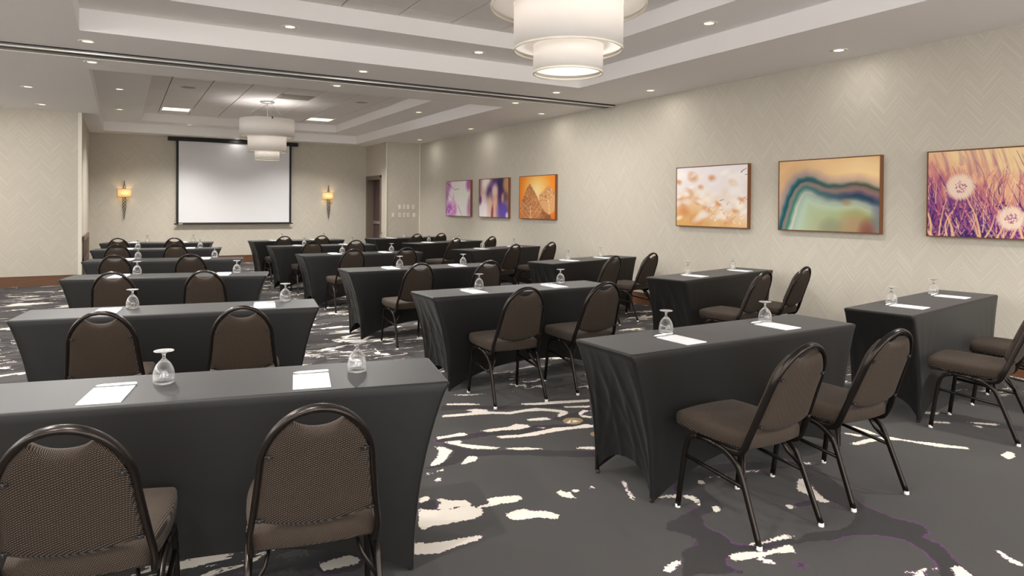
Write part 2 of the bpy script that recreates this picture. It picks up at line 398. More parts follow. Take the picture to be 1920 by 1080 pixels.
# unseen wall behind the camera: tall openings added to let fill light in
lw = MB().box(XL-T, XW+T, YN-T, YN, 0, 0.25).box(XL-T, XW+T, YN-T, YN, 2.95, HC)
for k in range(7): xx = XL+k*(XW-XL)/6; lw.box(xx-0.06, xx+0.06, YN-T, YN, 0.25, 2.95)
wall('wall_near', lw, M['wall_x'])
# block in the far right corner: short wall with switches, wall with the doorway
wall('wall_corner', MB().box(XD, XW+T, YD, YD+T, 0, HC), M['wall_x'])
dy0, dy1, dz = 17.07, 18.20, 2.20
wall('wall_doorway', MB().box(XD, XD+0.2, YD+T, dy0, 0, HC).box(XD, XD+0.2, dy1, YB+T, 0, HC).box(XD, XD+0.2, dy0, dy1, dz, HC), M['wall_y'])

# ceiling with two stepped trays
tr = [((-0.34, 5.425, -0.4, 7.57), (0.385, 4.705, 0.3, 6.86)), ((-0.34, 5.425, 9.70, 17.68), (0.385, 4.705, 10.4, 17.06))]
cb = MB()
def strips(z, outer, holes):
    x0, x1, y0, y1 = outer; y = y0
    for (a, b, c, d) in holes:
        cb.quad((x0, y, z), (x0, c, z), (x1, c, z), (x1, y, z))
        cb.quad((x0, c, z), (x0, d, z), (a, d, z), (a, c, z)); cb.quad((b, c, z), (b, d, z), (x1, d, z), (x1, c, z)); y = d
    cb.quad((x0, y, z), (x0, y1, z), (x1, y1, z), (x1, y, z))
strips(HC, (XL-T, XW+T, YN, YB+T), [t_[0] for t_ in tr])
ceiling = struct(cb.build('ceiling', M['paint']))
tb = MB()
for A, B in tr:
    for (a, b, c, d), z0, z1 in ((A, HC, Z1), (B, Z1, Z2+0.03)):
        tb.quad((a, c, z0), (a, d, z0), (a, d, z1), (a, c, z1)); tb.quad((b, c, z0), (b, c, z1), (b, d, z1), (b, d, z0))
        tb.quad((a, c, z0), (a, c, z1), (b, c, z1), (b, c, z0)); tb.quad((a, d, z0), (b, d, z0), (b, d, z1), (a, d, z1))
    cb2, cb = cb, tb
    strips(Z1, A, [B]); cb = cb2
tray = tb.build('ceiling_tray', M['tray_paint'], ceiling)
bb = MB()
for A, B in tr: bb.quad((B[0], B[2], Z2+0.02), (B[0], B[3], Z2+0.02), (B[1], B[3], Z2+0.02), (B[1], B[2], Z2+0.02))
bb.build('tile_backing', M['joint'], ceiling)
# ceiling tiles, each a piece
xl = [0.385]+[2.545+0.61*k for k in range(-3, 4)]+[4.705]
panels = {(1, 15.81): 1, (6, 15.81): 1, (4, 12.76): 2}
_tm = {}
def tile(x0, x1, y0, y1, kind=0):
    w, h = round(x1-x0, 3), round(y1-y0, 3)
    if (w, h) not in _tm:
        _tm[(w, h)] = MB().box(-w/2+0.006, w/2-0.006, -h/2+0.0015, h/2-0.0015, 0, 0.016, 0.004).mesh('ceiling_tile', M['tile'])
    if kind == 0:
        o = link('ceiling_tile', _tm[(w, h)], ceiling); o.location = ((x0+x1)/2, (y0+y1)/2, Z2)
    return (x0+x1)/2, (y0+y1)/2
light_spots = []
rows_near = [6.86-0.28]+[6.86-0.28-0.61*k for k in range(1, 11)]
ys = [6.86]+[y for y in rows_near if y > 0.3]+[0.3]
for i in range(8):
    for k in range(len(ys)-1): tile(xl[i], xl[i+1], ys[k+1], ys[k])
ys = [17.06]+[16.42-0.61*k for k in range(10) if 16.42-0.61*k > 10.5]+[10.4]
for i in range(8):
    for k in range(len(ys)-1):
        y0, y1 = ys[k+1], ys[k]; kd = 0
        for (ci, yy), kk in panels.items():
            if ci == i and abs(yy-y0) < 0.1: kd = kk; light_spots.append((xl[i], xl[i+1], y0, y1, kk))
        tile(xl[i], xl[i+1], y0, y1, kd)

# partition track across the ceiling
tk = thing('partition_track', 'grey metal folding-wall track running across the ceiling between the two trays', 'ceiling track')
MB().box(XL, XW-0.01, YT+0.02, YT+0.33, HC-0.022, HC+0.0).build('track_plate', M['track'], tk)
MB().box(XL, XW-0.01, YT-0.012, YT+0.015, HC-0.006, HC+0.001).build('edge_gap', M['slot'], tk)
MB().box(XL, XW-0.01, YT+0.02, YT+0.045, HC-0.032, HC-0.02).box(XL, XW-0.01, YT+0.31, YT+0.33, HC-0.03, HC-0.02).build('flange', M['white'], tk, label='pale flange strip')
MB().box(XL, XW-0.02, YT+0.15, YT+0.185, HC-0.0235, HC-0.021).build('track_slot', M['slot'], tk)

# baseboards and trims
def base(name, mb): return struct(mb.build(name, M['wood']))
def bbx(x0, x1, y0, y1): return MB().box(x0, x1, y0, y1, 0.0, 0.165).box(x0-0.004 if x1-x0 < 0.1 else x0, x1, y0-0.004 if y1-y0 < 0.1 else y0, y1, 0.165, 0.178)
base('baseboard_right', bbx(XW-0.018, XW, YN, YD))
base('baseboard_back', bbx(XR0, XD, YB-0.018, YB))
base('baseboard_left', bbx(XL, XR0-0.05, YLW-0.018, YLW))
base('baseboard_corner', bbx(XD, XW-0.02, YD-0.018, YD))
struct(MB().box(XR0-0.045, XR0+0.012, YLW-0.012, YLW+0.02, 0, HC).build('trim_1', M['trim']))
struct(MB().box(XD-0.01, XD+0.012, YD-0.01, YD+0.012, 0, HC).build('trim_2', M['trim']))
struct(MB().box(XW-0.02, XW, YD-0.02, YD, 0.18, HC).build('trim_3', M['trim']))

# doorway in the far right corner
door = MB().box(XD+0.165, XD+0.2, dy0+0.05, dy1-0.05, 0.01, dz-0.05).build('door_1', M['door']); struct(door)
db = MB().box(XD-0.012, XD+0.2, dy0, dy0+0.05, 0, dz).box(XD-0.012, XD+0.2, dy1-0.05, dy1, 0, dz).box(XD-0.012, XD+0.2, dy0+0.05, dy1-0.05, dz-0.05, dz)
db.box(XD-0.02, XD, dy0-0.05, dy0+0.02, 0, dz+0.05).box(XD-0.02, XD, dy1-0.02, dy1+0.05, 0, dz+0.05).box(XD-0.02, XD, dy0-0.05, dy1+0.05, dz, dz+0.06)
db.build('door_frame', M['door_frame'], door)
MB().box(XD+0.12, XD+0.145, dy0+0.12, dy1-0.1, 0.96, 1.04, 0.006).box(XD+0.14, XD+0.166, dy0+0.14, dy0+0.2, 0.97, 1.03).box(XD+0.14, XD+0.166, dy1-0.2, dy1-0.14, 0.97, 1.03).build('push_bar', M['steel'], door)
MB().box(XD+0.16, XD+0.168, dy0+0.055, dy0+0.08, 1.45, 1.5).box(XD+0.16, XD+0.168, dy0+0.055, dy0+0.08, 1.12, 1.16).build('latch', M['steel'], door)

# switch plates on the short corner wall
def plate(x, z, kind, label):
    t_ = thing('wall_switch', label, 'switch', (x, YD, z), 0, 'switch plates on the corner wall')
    MB().box(-0.037, 0.037, -0.007, 0, -0.058, 0.058, 0.003).build('cover_plate', M['switch'], t_)
    if kind == 0: MB().box(-0.017, 0.017, -0.010, -0.006, -0.033, 0.033, 0.001).build('rocker', M['white'], t_)
    elif kind == 1: MB().box(-0.006, 0.006, -0.016, -0.006, -0.013, 0.013, 0.002).build('toggle', M['speaker'], t_)
    else: MB().lathe([(0.0, -0.02), (0.014, -0.02), (0.015, -0.006)], 12).build('dial', M['speaker'], t_).rotation_euler = (math.pi/2, 0, 0)
top = [6.265, 6.385, 6.495, 6.635]; bot = [6.085, 6.265, 6.385, 6.495, 6.66]
nm = ['first', 'second', 'third', 'fourth', 'fifth']
for i, x in enumerate(top): plate(x, 1.43, (0, 1, 2, 1)[i], 'cream switch plate, %s from the left in the upper row by the door' % nm[i])
for i, x in enumerate(bot): plate(x, 1.22, (0, 1, 1, 1, 0)[i], 'cream switch plate, %s from the left in the lower row by the door' % nm[i])

# slatted wooden rail against the left side of the recess
rl = thing('slatted_rail', 'grey-brown slatted wooden rail standing against the left side of the screen recess', 'rail', (XR0+0.024, 0, 0))
ya, yb_ = 14.75, 16.95
MB().box(-0.018, 0.018, ya, yb_, 0.77, 0.85, 0.004).build('top_rail', M['rail_wood'], rl)
MB().box(-0.012, 0.012, ya, yb_, 0.38, 0.43).build('middle_rail', M['rail_wood'], rl)
MB().box(-0.015, 0.015, ya, yb_, 0.06, 0.12).build('bottom_rail', M['rail_wood'], rl)
for k in range(8):
    y0 = ya+k*(yb_-ya-0.1)/7
    MB().box(-0.015, 0.015, y0, y0+0.1, 0.0 if k in (0, 7, 4) else 0.1, 0.78).build('slat', M['rail_wood'], rl)

# ------------------------------------------------------------------ recessed downlights
ring_me = MB().lathe([(0.056, -0.001), (0.062, -0.005), (0.078, -0.006), (0.086, -0.003), (0.087, 0.0)], 28).mesh('trim_ring', M['white'])
refl_me = MB().lathe([(0.061, -0.0045), (0.055, -0.0025), (0.048, -0.0018)], 28).mesh('reflector', M['reflector'])
glow_me = MB().disc(0.055, -0.0015, 28, up=False).mesh('bulb_lens', M['lamp_glow'])
def disk(W, col=(1.0, 0.965, 0.92), size=0.10):
    L = bpy.data.lights.new('lamp', 'AREA'); L.shape = 'DISK'; L.size = size; L.energy = W; L.color = col; return L
lamp_near = disk(LAMP_W); lamp_wall = disk(LAMP_W*0.045); lamp_mid = disk(LAMP_W*0.4)
def spot(W, ang=88, col=(1.0, 0.965, 0.92), blend=0.7):
    L = bpy.data.lights.new('lamp', 'SPOT'); L.energy = W; L.spot_size = math.radians(ang); L.spot_blend = blend
    L.color = col; L.shadow_soft_size = 0.05; return L
lamp_ledge = spot(LAMP_W*4.5, 105); lamp_far = spot(LAMP_W*7.0, 96)
def downlight(x, y, z, label, group, L=lamp_near):
    t_ = thing('recessed_downlight', label, 'downlight', (x, y, z), 0, group)
    link('trim_ring', ring_me, t_); link('reflector', refl_me, t_); link('bulb_lens', glow_me, t_)
    lo = bpy.data.objects.new('lamp', L); COL.objects.link(lo); lo.parent = t_; lo.location = (0, 0, -0.012)
g1 = 'downlights in the flat ceiling'; g2 = 'downlights on the tray ledges'
rw = ['beside the near tray corner', 'just past the partition track']
for x, nm_ in ((-0.29, 'left'), (2.55, 'centre'), (5.37, 'right')):
    lm = lamp_mid if x > 5 else lamp_near
    downlight(x, 8.05, HC, 'round recessed downlight before the partition track, %s of its row' % nm_, g1, lm)
    downlight(x, 9.20, HC, 'round recessed downlight just behind the partition track, %s of its row' % nm_, g1, lm)
for y, nm_ in ((1.5, 'out of view'), (4.35, 'above the agate picture'), (7.2, 'near the track end'), (10.01, 'first behind the track'), (12.78, 'second behind the track'), (15.6, 'nearest the far corner')):
    downlight(6.375, y, HC, 'round recessed downlight along the picture wall, %s' % nm_, g1, lamp_wall)
downlight(-1.13, 11.64, HC, 'round recessed downlight at the far left ceiling, nearer of two', g1, lamp_wall)
downlight(-1.13, 13.59, HC, 'round recessed downlight at the far left ceiling, nearer the facing wall', g1, lamp_wall)
downlight(2.51, 18.02, HC, 'round recessed downlight right above the projection screen', g1, disk(LAMP_W*0.015))
downlight(1.51, 7.22, Z1, 'round recessed downlight on the near tray far ledge, left one', g2, lamp_ledge)
downlight(3.70, 7.22, Z1, 'round recessed downlight on the near tray far ledge, partly beside the pendant', g2, lamp_ledge)
downlight(5.065, 4.87, Z1, 'round recessed downlight on the near tray right ledge', g2, lamp_ledge)
downlight(-0.02, 12.6, Z1, 'round recessed downlight on the far tray left ledge, nearer one', g2, spot(LAMP_W*3.0, 84))
downlight(-0.02, 15.3, Z1, 'round recessed downlight on the far tray left ledge, farther one', g2, spot(LAMP_W*1.5, 70))
downlight(1.38, 17.38, Z1, 'round recessed downlight on the far tray back ledge', g2, spot(LAMP_W*1.5, 80))
downlight(5.065, 12.45, Z1, 'round recessed downlight on the far tray right ledge', g2, lamp_far)

# unseen downlights added along the same grid to brighten the foreground
outs = [(-0.29, -0.95, 'behind the camera, left of the tray'), (2.55, -0.95, 'behind the camera, centred on the tray'), (5.37, -0.95, 'behind the camera, right of the tray'),
        (-1.13, 1.5, 'left of the nearest left table'), (-1.13, 4.35, 'left of the second left table'), (-1.13, 7.2, 'left of the third left table'),
        (-3.2, 4.35, 'over the foyer side, nearest'), (-3.2, 8.6, 'over the foyer side, midway'), (-3.2, 12.6, 'over the foyer side, farthest')]
for x, y, w_ in outs: downlight(x, y, HC, 'added fill downlight out of view, %s' % w_, 'added fill downlights out of view')
for x, y, w_ in ((-0.02, 2.1, 'nearer one on the left ledge'), (-0.02, 4.87, 'farther one on the left ledge'), (5.065, 2.1, 'nearer one on the right ledge')):
    downlight(x, y, Z1, 'added fill downlight of the near tray out of view, %s' % w_, 'added fill downlights out of view', lamp_ledge)

# panels, speakers, vent of the far tray
for i, (x0, x1, y0, y1, kk) in enumerate(light_spots):
    cx, cy = (x0+x1)/2, (y0+y1)/2; w, h = (x1-x0)/2-0.006, (y1-y0)/2-0.006
    if kk == 1:
        t_ = thing('ceiling_light_panel', 'square lit ceiling panel in the far tray, %s' % ('left one' if cx < 2 else 'right one'), 'ceiling light', (cx, cy, Z2), 0, 'light panels in the far tray')
        MB().box(-w, w, -h, -h+0.03, -0.006, 0.01).box(-w, w, h-0.03, h, -0.006, 0.01).box(-w, -w+0.03, -h+0.03, h-0.03, -0.006, 0.01).box(w-0.03, w, -h+0.03, h-0.03, -0.006, 0.01).build('panel_frame', M['white'], t_)
        for k in range(3):
            pass
            a = -w+0.035+k*(2*w-0.07)/3; MB().box(a+0.006, a+(2*w-0.07)/3-0.006, -h+0.04, h-0.04, -0.002, 0.004).build('diffuser', M['panel_glow'], t_)
        L = bpy.data.lights.new('lamp', 'AREA'); L.shape = 'SQUARE'; L.size = 0.5; L.energy = LAMP_W*1.5; L.color = (1.0, 0.97, 0.93); L.spread = math.radians(125)
        lo = bpy.data.objects.new('lamp', L); COL.objects.link(lo); lo.parent = t_; lo.location = (0, 0, -0.01)
    else:
        t_ = thing('air_vent', 'grey square air vent among the far tray ceiling planks', 'vent', (cx, cy, Z2))
        MB().box(-w, w, -h, h, 0.002, 0.01).build('grille', M['vent'], t_)
        for k in range(8): MB().box(-w+0.03, w-0.03, -h+0.04+k*0.07, -h+0.075+k*0.07, -0.004, 0.004).build('louvre', M['vent'], t_)
for x, y, s_ in ((1.01, 12.95, 'left'), (4.08, 12.97, 'right')):
    t_ = thing('ceiling_speaker', 'round grey ceiling speaker in the far tray, %s one' % s_, 'speaker', (x, y, Z2), 0, 'ceiling speakers')
    MB().lathe([(0.115, -0.001), (0.118, -0.006), (0.128, -0.006), (0.132, 0.0)], 28).build('rim', M['tile'], t_)
    MB().disc(0.116, -0.003, 28, up=False).build('grille', M['speaker'], t_)

# ------------------------------------------------------------------ tiered drum pendants
def pendant(x, y, label, low):
    t_ = thing('drum_pendant', label, 'pendant lamp', (x, y, 0), 0, 'tiered drum pendants')
    tiers = [(0.51, 2.765, 3.125), (0.358, 2.487, 2.86), (0.229, 2.337, 2.60)]
    for r, z0, z1 in tiers:
        sh = MB().lathe([(r, z0), (r, z1), (r-0.004, z1), (r-0.004, z0)], 72, closed=True).build('drum_shade', M['shade'], t_)
        MB().lathe([(r+0.002, z0-0.002), (r+0.002, z0+0.012), (r-0.006, z0+0.012), (r-0.006, z0-0.002)], 72, closed=True).build('hem_ring', M['trim'], sh)
    for (r, z0, z1), ri in zip(tiers, (0.36, 0.231, 0.0)):
        MB().lathe([(r-0.006, z0+0.03), (ri+0.001, z0+0.03)], 72).build('diffuser_disc', M['shade'], t_)
    for k in range(3):
        a = math.pi/6+k*2*math.pi/3
        MB().tube([(0.10*math.cos(a), 0.10*math.sin(a), Z2-0.03), (0.50*math.cos(a), 0.50*math.sin(a), 3.11)], 0.0018, n=5).build('cable', M['steel'], t_)
        MB().box(-0.01, 0.01, -0.006, 0.006, 3.09, 3.13).build('cable_clip', M['bronze'], t_).location = (0.507*math.cos(a), 0.507*math.sin(a), 0)
    MB().lathe([(0.0, Z2-0.035), (0.12, Z2-0.035), (0.135, Z2-0.02), (0.135, Z2)], 28).build('canopy', M['steel'], t_)
    MB().tube([(0, 0, Z2-0.03), (0, 0, 2.62)], 0.006, n=6).build('stem', M['steel'], t_)
    for k, (zz, rr, wt) in enumerate(((2.94, 0.42, 1.0 if y < 8 else 0.55), (2.66, 0.28, 0.30*low), (2.47, 0.12, 0.13*low))):
        L = bpy.data.lights.new('lamp', 'POINT'); L.energy = PENDANT_W*wt; L.color = (1.0, 0.97, 0.95); L.shadow_soft_size = 0.08
        lo = bpy.data.objects.new('lamp', L); COL.objects.link(lo); lo.parent = t_; lo.location = (0.05, 0, zz)
pendant(2.545, 3.68, 'large white three-tier drum pendant hanging over the near tables, top cut off', 0.45)
pendant(2.48, 13.88, 'white three-tier drum pendant hanging in front of the projection screen', 1.0)

# ------------------------------------------------------------------ projection screen
ps = thing('projection_screen', 'pull-down white projection screen with black border on the end wall', 'projection screen', (0, YB-0.1, 0))
MB().box(0.975, 4.02, -0.04, 0.06, 2.985, 3.075, 0.008).build('screen_case', M['screen_black'], ps)
MB().box(1.155, 3.855, -0.002, 0.002, 0.985, 2.985).build('border', M['screen_black'], ps)
MB().box(1.21, 3.80, -0.005, -0.0025, 1.01, 2.99).build('screen_fabric', M['screen'], ps)
MB().box(1.11, 3.90, -0.016, 0.014, 0.965, 0.992, 0.004).build('weight_bar', M['screen_black'], ps)
MB().box(1.21, 1.30, -0.018, -0.015, 0.972, 0.986).build('maker_plate', M['white'], ps, label='small white plate')

# ------------------------------------------------------------------ sconces
def sconce(x, label):
    t_ = thing('wall_sconce', label, 'sconce', (x, YB, 0), 0, 'sconces beside the screen')
    zt, zb = 2.0, 1.085
    for k in range(3):
        pth = []; tp = []
        for i in range(56):
            s_ = i/55; z = zb+(zt-zb)*s_
            amp = 0.036*min(1, s_*3.2)*min(1, (1-s_)*3.5)+0.002
            q = s_*math.pi*8+k*2*math.pi/3
            pth.append((amp*math.cos(q), -0.06+amp*0.7*math.sin(q), z)); tp.append(0.35+0.65*min(1, s_*4)*min(1, (1-s_)*5+0.1))
        MB().tube(pth, 0.0065, n=6, up=(0, 1, 0), taper=tp).build('iron_strand', M['iron'], t_)
    MB().box(-0.04, 0.04, -0.015, 0, 1.6, 1.8, 0.004).build('backplate', M['iron'], t_)
    MB().box(-0.01, 0.01, -0.06, -0.01, 1.69, 1.71).build('bracket', M['iron'], t_)
    MB().lathe([(0.137, 1.61), (0.137, 1.80), (0.134, 1.80), (0.134, 1.61)], 32, closed=True, a0=math.pi, a1=2*math.pi).build('half_shade', M['sconce'], t_)
    MB().tube([(0.137*math.cos(a), 0.137*math.sin(a), 1.803) for a in np.linspace(math.pi, 2*math.pi, 24)], 0.003, n=5).tube([(0.137*math.cos(a), 0.137*math.sin(a), 1.607) for a in np.linspace(math.pi, 2*math.pi, 24)], 0.003, n=5).build('shade_rim', M['iron'], t_)
    L = bpy.data.lights.new('lamp', 'POINT'); L.energy = SCONCE_W; L.color = (1.0, 0.72, 0.40); L.shadow_soft_size = 0.03
    lo = bpy.data.objects.new('lamp', L); COL.objects.link(lo); lo.parent = t_; lo.location = (0, -0.10, 1.705)
sconce(0.072, 'wall sconce of twisted iron with glowing half-drum shade, left of the screen')
sconce(4.835, 'wall sconce of twisted iron with glowing half-drum shade, right of the screen')

# ------------------------------------------------------------------ canvas prints (painted into the mesh, point by point)
def vnoise(w, h, sx, sy, rng):
    gw, gh = int(sx)+3, int(sy)+3; g_ = rng.random((gh, gw))
    x = np.linspace(0, sx, w); y = np.linspace(0, sy, h); xi = x.astype(int); yi = y.astype(int)
    fx = x-xi; fy = y-yi; fx = fx*fx*(3-2*fx); fy = (fy*fy*(3-2*fy))[:, None]
    a = g_[yi][:, xi]; b_ = g_[yi][:, xi+1]; c = g_[yi+1][:, xi]; d = g_[yi+1][:, xi+1]
    return (a*(1-fx)+b_*fx)*(1-fy)+(c*(1-fx)+d*fx)*fy
class Art:
    def __init__(s, w, h, base):
        s.w, s.h = w, h; s.a = np.zeros((h, w, 3))+np.array(base, float)
        s.X, s.Y = np.meshgrid(np.linspace(0, 1, w), np.linspace(0, 1, h))   # x right, y down
    def over(s, m, c): s.a += (np.array(c, float)-s.a)*np.clip(m, 0, 1)[..., None]
    def blob(s, cx, cy, rx, ry, c, ang=0, soft=0.5, al=1.0):
        ca, sa = math.cos(ang), math.sin(ang); dx = (s.X-cx)*1.5; dy = s.Y-cy
        u = (dx*ca+dy*sa)/(rx*1.5); v = (-dx*sa+dy*ca)/ry; d = np.sqrt(u*u+v*v)
        s.over(al*np.clip((1-d)/soft+0.5, 0, 1), c)
    def stroke(s, x0, y0, x1, y1, w, c, al=1.0, bend=0.0):
        n = 7; pts = [(x0+(x1-x0)*i/n+bend*math.sin(math.pi*i/n), y0+(y1-y0)*i/n) for i in range(n+1)]
        d = np.full(s.X.shape, 9.0)
        lo_x, hi_x = min(p[0] for p in pts)-w*3, max(p[0] for p in pts)+w*3
        i0, i1 = max(0, int(lo_x*s.w)), min(s.w, int(hi_x*s.w)+2)
        if i1 <= i0: return
        X, Y = s.X[:, i0:i1]*1.5, s.Y[:, i0:i1]; dd = np.full(X.shape, 9.0)
        for k in range(n):
            ax, ay = pts[k][0]*1.5, pts[k][1]; ex, ey = pts[k+1][0]*1.5-ax, pts[k+1][1]-ay
            t_ = np.clip(((X-ax)*ex+(Y-ay)*ey)/(ex*ex+ey*ey+1e-9), 0, 1)
            dd = np.minimum(dd, np.hypot(X-ax-t_*ex, Y-ay-t_*ey)+w*0.6*(k+t_)/n)
        d[:, i0:i1] = dd
        s.over(al*np.clip((w-d)/(w*0.35)+0.3, 0, 1), c)
    def lerp(s, stops, f):
        xs = [p[0] for p in stops]; s.a = np.stack([np.interp(f, xs, [p[1][k] for p in stops]) for k in range(3)], -1)

def art_grass():
    W_, H_ = 300, 196; A_ = Art(W_, H_, (0, 0, 0)); rng = np.random.default_rng(4); rd = random.Random(5)
    f = np.clip(0.62*A_.X+1.0*(1-A_.Y)-0.22+0.25*(vnoise(W_, H_, 9, 6, rng)-0.5)+0.15*(vnoise(W_, H_, 30, 12, rng)-0.5), 0, 1)
    A_.lerp([(0, (58, 34, 100)), (0.25, (112, 56, 122)), (0.48, (186, 108, 122)), (0.7, (228, 172, 138)), (1, (240, 210, 160))], f)
    cols = [(236, 186, 140), (214, 140, 130), (88, 40, 104), (150, 76, 132), (246, 214, 170), (196, 96, 130), (64, 36, 96)]
    for i in range(110):      # soft stalks far back
        x = rd.random()*1.1-0.05; y = 0.1+rd.random()*0.6; L = 0.2+0.3*rd.random()
        A_.stroke(x, y, x-0.18*L, y-L, rd.uniform(0.014, 0.03), rd.choice([(236, 186, 150), (206, 122, 122), (140, 80, 128), (244, 206, 160)]), 0.22, 0.01)
    for i in range(460):
        x = rd.random()*1.1-0.05; y = 0.42+0.7*rd.random()**0.8
        L = 0.10+0.32*rd.random(); s_ = rd.uniform(-0.4, 0.25)
        A_.stroke(x, y, x+s_*L, y-L, rd.uniform(0.003, 0.010), rd.choice(cols), 0.7, rd.uniform(-0.03, 0.03))
    for i in range(170):
        A_.blob(rd.random(), 0.6+0.4*rd.random(), 0.007, 0.010, rd.choice([(60, 34, 110), (180, 84, 150), (220, 150, 160), (50, 30, 96)]), soft=0.6, al=0.8)
    for i in range(17):
        x = rd.random()*0.95; A_.stroke(x, 1.0+0.1*rd.random(), x+rd.uniform(-0.12, 0.14), 0.5+0.25*rd.random(), rd.uniform(0.010, 0.02), (238, 188, 140), 0.9, rd.uniform(-0.05, 0.05))
    for cx, cy, r in ((0.235, 0.42, 0.165), (0.575, 0.78, 0.145)):
        an = np.arctan2(A_.Y-cy, (A_.X-cx)*1.5); rr = np.hypot((A_.X-cx)*1.5, A_.Y-cy)/r
        edge = 1+0.07*np.sin(an*43)+0.05*np.sin(an*67+1)
        A_.over(0.93*np.clip((edge-rr)*4, 0, 1), (246, 228, 202))
        sp = 0.5+0.5*np.sin(an*53)*np.sin(rr*14); A_.over(0.4*sp*np.clip((1-rr)*4, 0, 1), (228, 184, 170))
        for i in range(42):
            q = rd.random()*6.28; d = r*0.42*math.sqrt(rd.random()); A_.blob(cx+d*math.cos(q)/1.5, cy+d*math.sin(q), 0.0045, 0.007, (164, 92, 126), soft=0.5, al=0.85)
    return A_.a
def art_agate():
    A_ = Art(220, 144, (0, 0, 0)); x, y = A_.X, A_.Y
    C_ = [(-0.05, 1.35), (0.0, 1.0), (0.05, 0.76), (0.10, 0.53), (0.16, 0.37), (0.22, 0.29), (0.30, 0.26), (0.38, 0.285), (0.46, 0.34), (0.53, 0.37), (0.62, 0.38), (0.72, 0.365), (0.80, 0.355), (0.86, 0.37), (0.93, 0.41), (1.0, 0.45), (1.1, 0.5)]
    def dist(P):
        d = np.full(x.shape, 9.0)
        for k in range(len(P)-1):
            ax, ay = P[k][0]*1.5, P[k][1]; ex, ey = P[k+1][0]*1.5-ax, P[k+1][1]-ay
            t_ = np.clip(((x*1.5-ax)*ex+(y-ay)*ey)/(ex*ex+ey*ey), 0, 1); d = np.minimum(d, np.hypot(x*1.5-ax-t_*ex, y-ay-t_*ey))
        return d
    inside = y > np.interp(x, [p_[0] for p_ in C_], [p_[1] for p_ in C_])
    d = np.where(inside, 1, -1)*dist(C_)+0.006*np.sin(x*40)*np.sin(y*30)
    k = np.clip(x*1.6-0.25, 0, 1)
    stL = [(-0.5, (216, 172, 118)), (-0.30, (226, 184, 134)), (-0.17, (212, 172, 128)), (-0.10, (176, 150, 140)), (-0.05, (150, 136, 128)), (0.0, (14, 92, 100)), (0.03, (30, 74, 92)),
           (0.05, (128, 116, 104)), (0.085, (120, 126, 112)), (0.12, (56, 116, 108)), (0.16, (140, 166, 148)), (0.19, (206, 198, 176)), (0.22, (156, 180, 162)), (0.30, (172, 192, 172)), (0.5, (166, 178, 146)), (0.8, (160, 170, 130))]
    stR = [(-0.5, (226, 176, 122)), (-0.30, (240, 204, 152)), (-0.17, (246, 212, 156)), (-0.10, (220, 184, 150)), (-0.05, (186, 164, 142)), (0.0, (72, 82, 66)), (0.03, (126, 106, 98)),
           (0.07, (140, 108, 108)), (0.11, (92, 82, 100)), (0.15, (32, 58, 84)), (0.18, (52, 76, 92)), (0.23, (150, 160, 148)), (0.30, (172, 182, 150)), (0.38, (152, 164, 108)), (0.5, (158, 160, 118)), (0.8, (150, 140, 110))]
    A_.lerp(stL, d); aL = A_.a.copy(); A_.lerp(stR, d); A_.a = aL*(1-k[..., None])+A_.a*k[..., None]
    A_.over(np.clip(1-((x-0.78)**2/0.04+(y-0.95)**2/0.08), 0, 1)*0.75, (164, 132, 98))
    A_.over(np.clip(1-((x-0.90)**2/0.012+(y-1.02)**2/0.06), 0, 1)*0.8, (120, 62, 56))
    A_.over(np.clip(1-((x-1.0)**2/0.008+(y-0.8)**2/0.09), 0, 1)*0.7, (108, 104, 124))
    A_.over(np.clip(1-((x-0.55)**2/0.02+(y-0.95)**2/0.03), 0, 1)*0.5, (118, 120, 98))
    A_.over(np.clip(1-((x-0.70)**2/0.004+(y-0.60)**2/0.004), 0, 1)*0.6, (160, 120, 84))
    return A_.a
def art_petals():
    A_ = Art(190, 126, (0, 0, 0)); rd = random.Random(11); rng = np.random.default_rng(2)
    n1 = vnoise(190, 126, 7, 5, rng)
    A_.lerp([(0, (236, 230, 232)), (0.4, (236, 226, 222)), (0.7, (230, 196, 156)), (1, (216, 168, 104))], np.clip(A_.Y*(1.1-0.35*A_.X)+0.3*(n1-0.5), 0, 1))
    for x, y, r in ((0.24, 0.16, .07), (0.53, 0.2, .05), (0.37, 0.35, .04), (0.18, 0.44, .07), (0.92, 0.56, .04), (0.03, 0.24, .04), (0.08, 0.58, .07), (0.82, 0.27, .05), (0.32, 0.58, .05), (0.45, 0.72, .05), (0.12, 0.75, .08), (0.85, 0.72, .04), (0.62, 0.62, .04), (0.75, 0.88, .05), (0.3, 0.9, .08)):
        A_.blob(x, y, r, r*1.0, (208, 136, 84), 0.3, 1.2, 0.75)
    for i in range(44):
        x, y = rd.random(), 0.1+0.8*rd.random(); r = rd.uniform(0.035, 0.085)
        A_.blob(x, y, r*1.1, r*0.75, rd.choice([(244, 238, 232), (246, 232, 216), (238, 232, 234), (250, 244, 234)]), rd.uniform(-0.5, 0.5), 1.1, 0.65)
    for i in range(34):
        x, y = 0.45+0.55*rd.random(), 0.5+0.45*rd.random(); A_.stroke(x, y, x+rd.uniform(-.05, .05), y-0.04, 0.012, rd.choice([(252, 242, 228), (252, 242, 228), (214, 140, 84)]), 0.6)
    A_.stroke(0.92, 0.12, 0.99, 0.06, 0.008, (60, 40, 40), 0.9, -0.01); A_.stroke(0.97, 0.16, 1.0, 0.16, 0.006, (60, 40, 40)); A_.stroke(0.64, 0.57, 0.70, 0.55, 0.006, (80, 56, 50))
    return A_.a
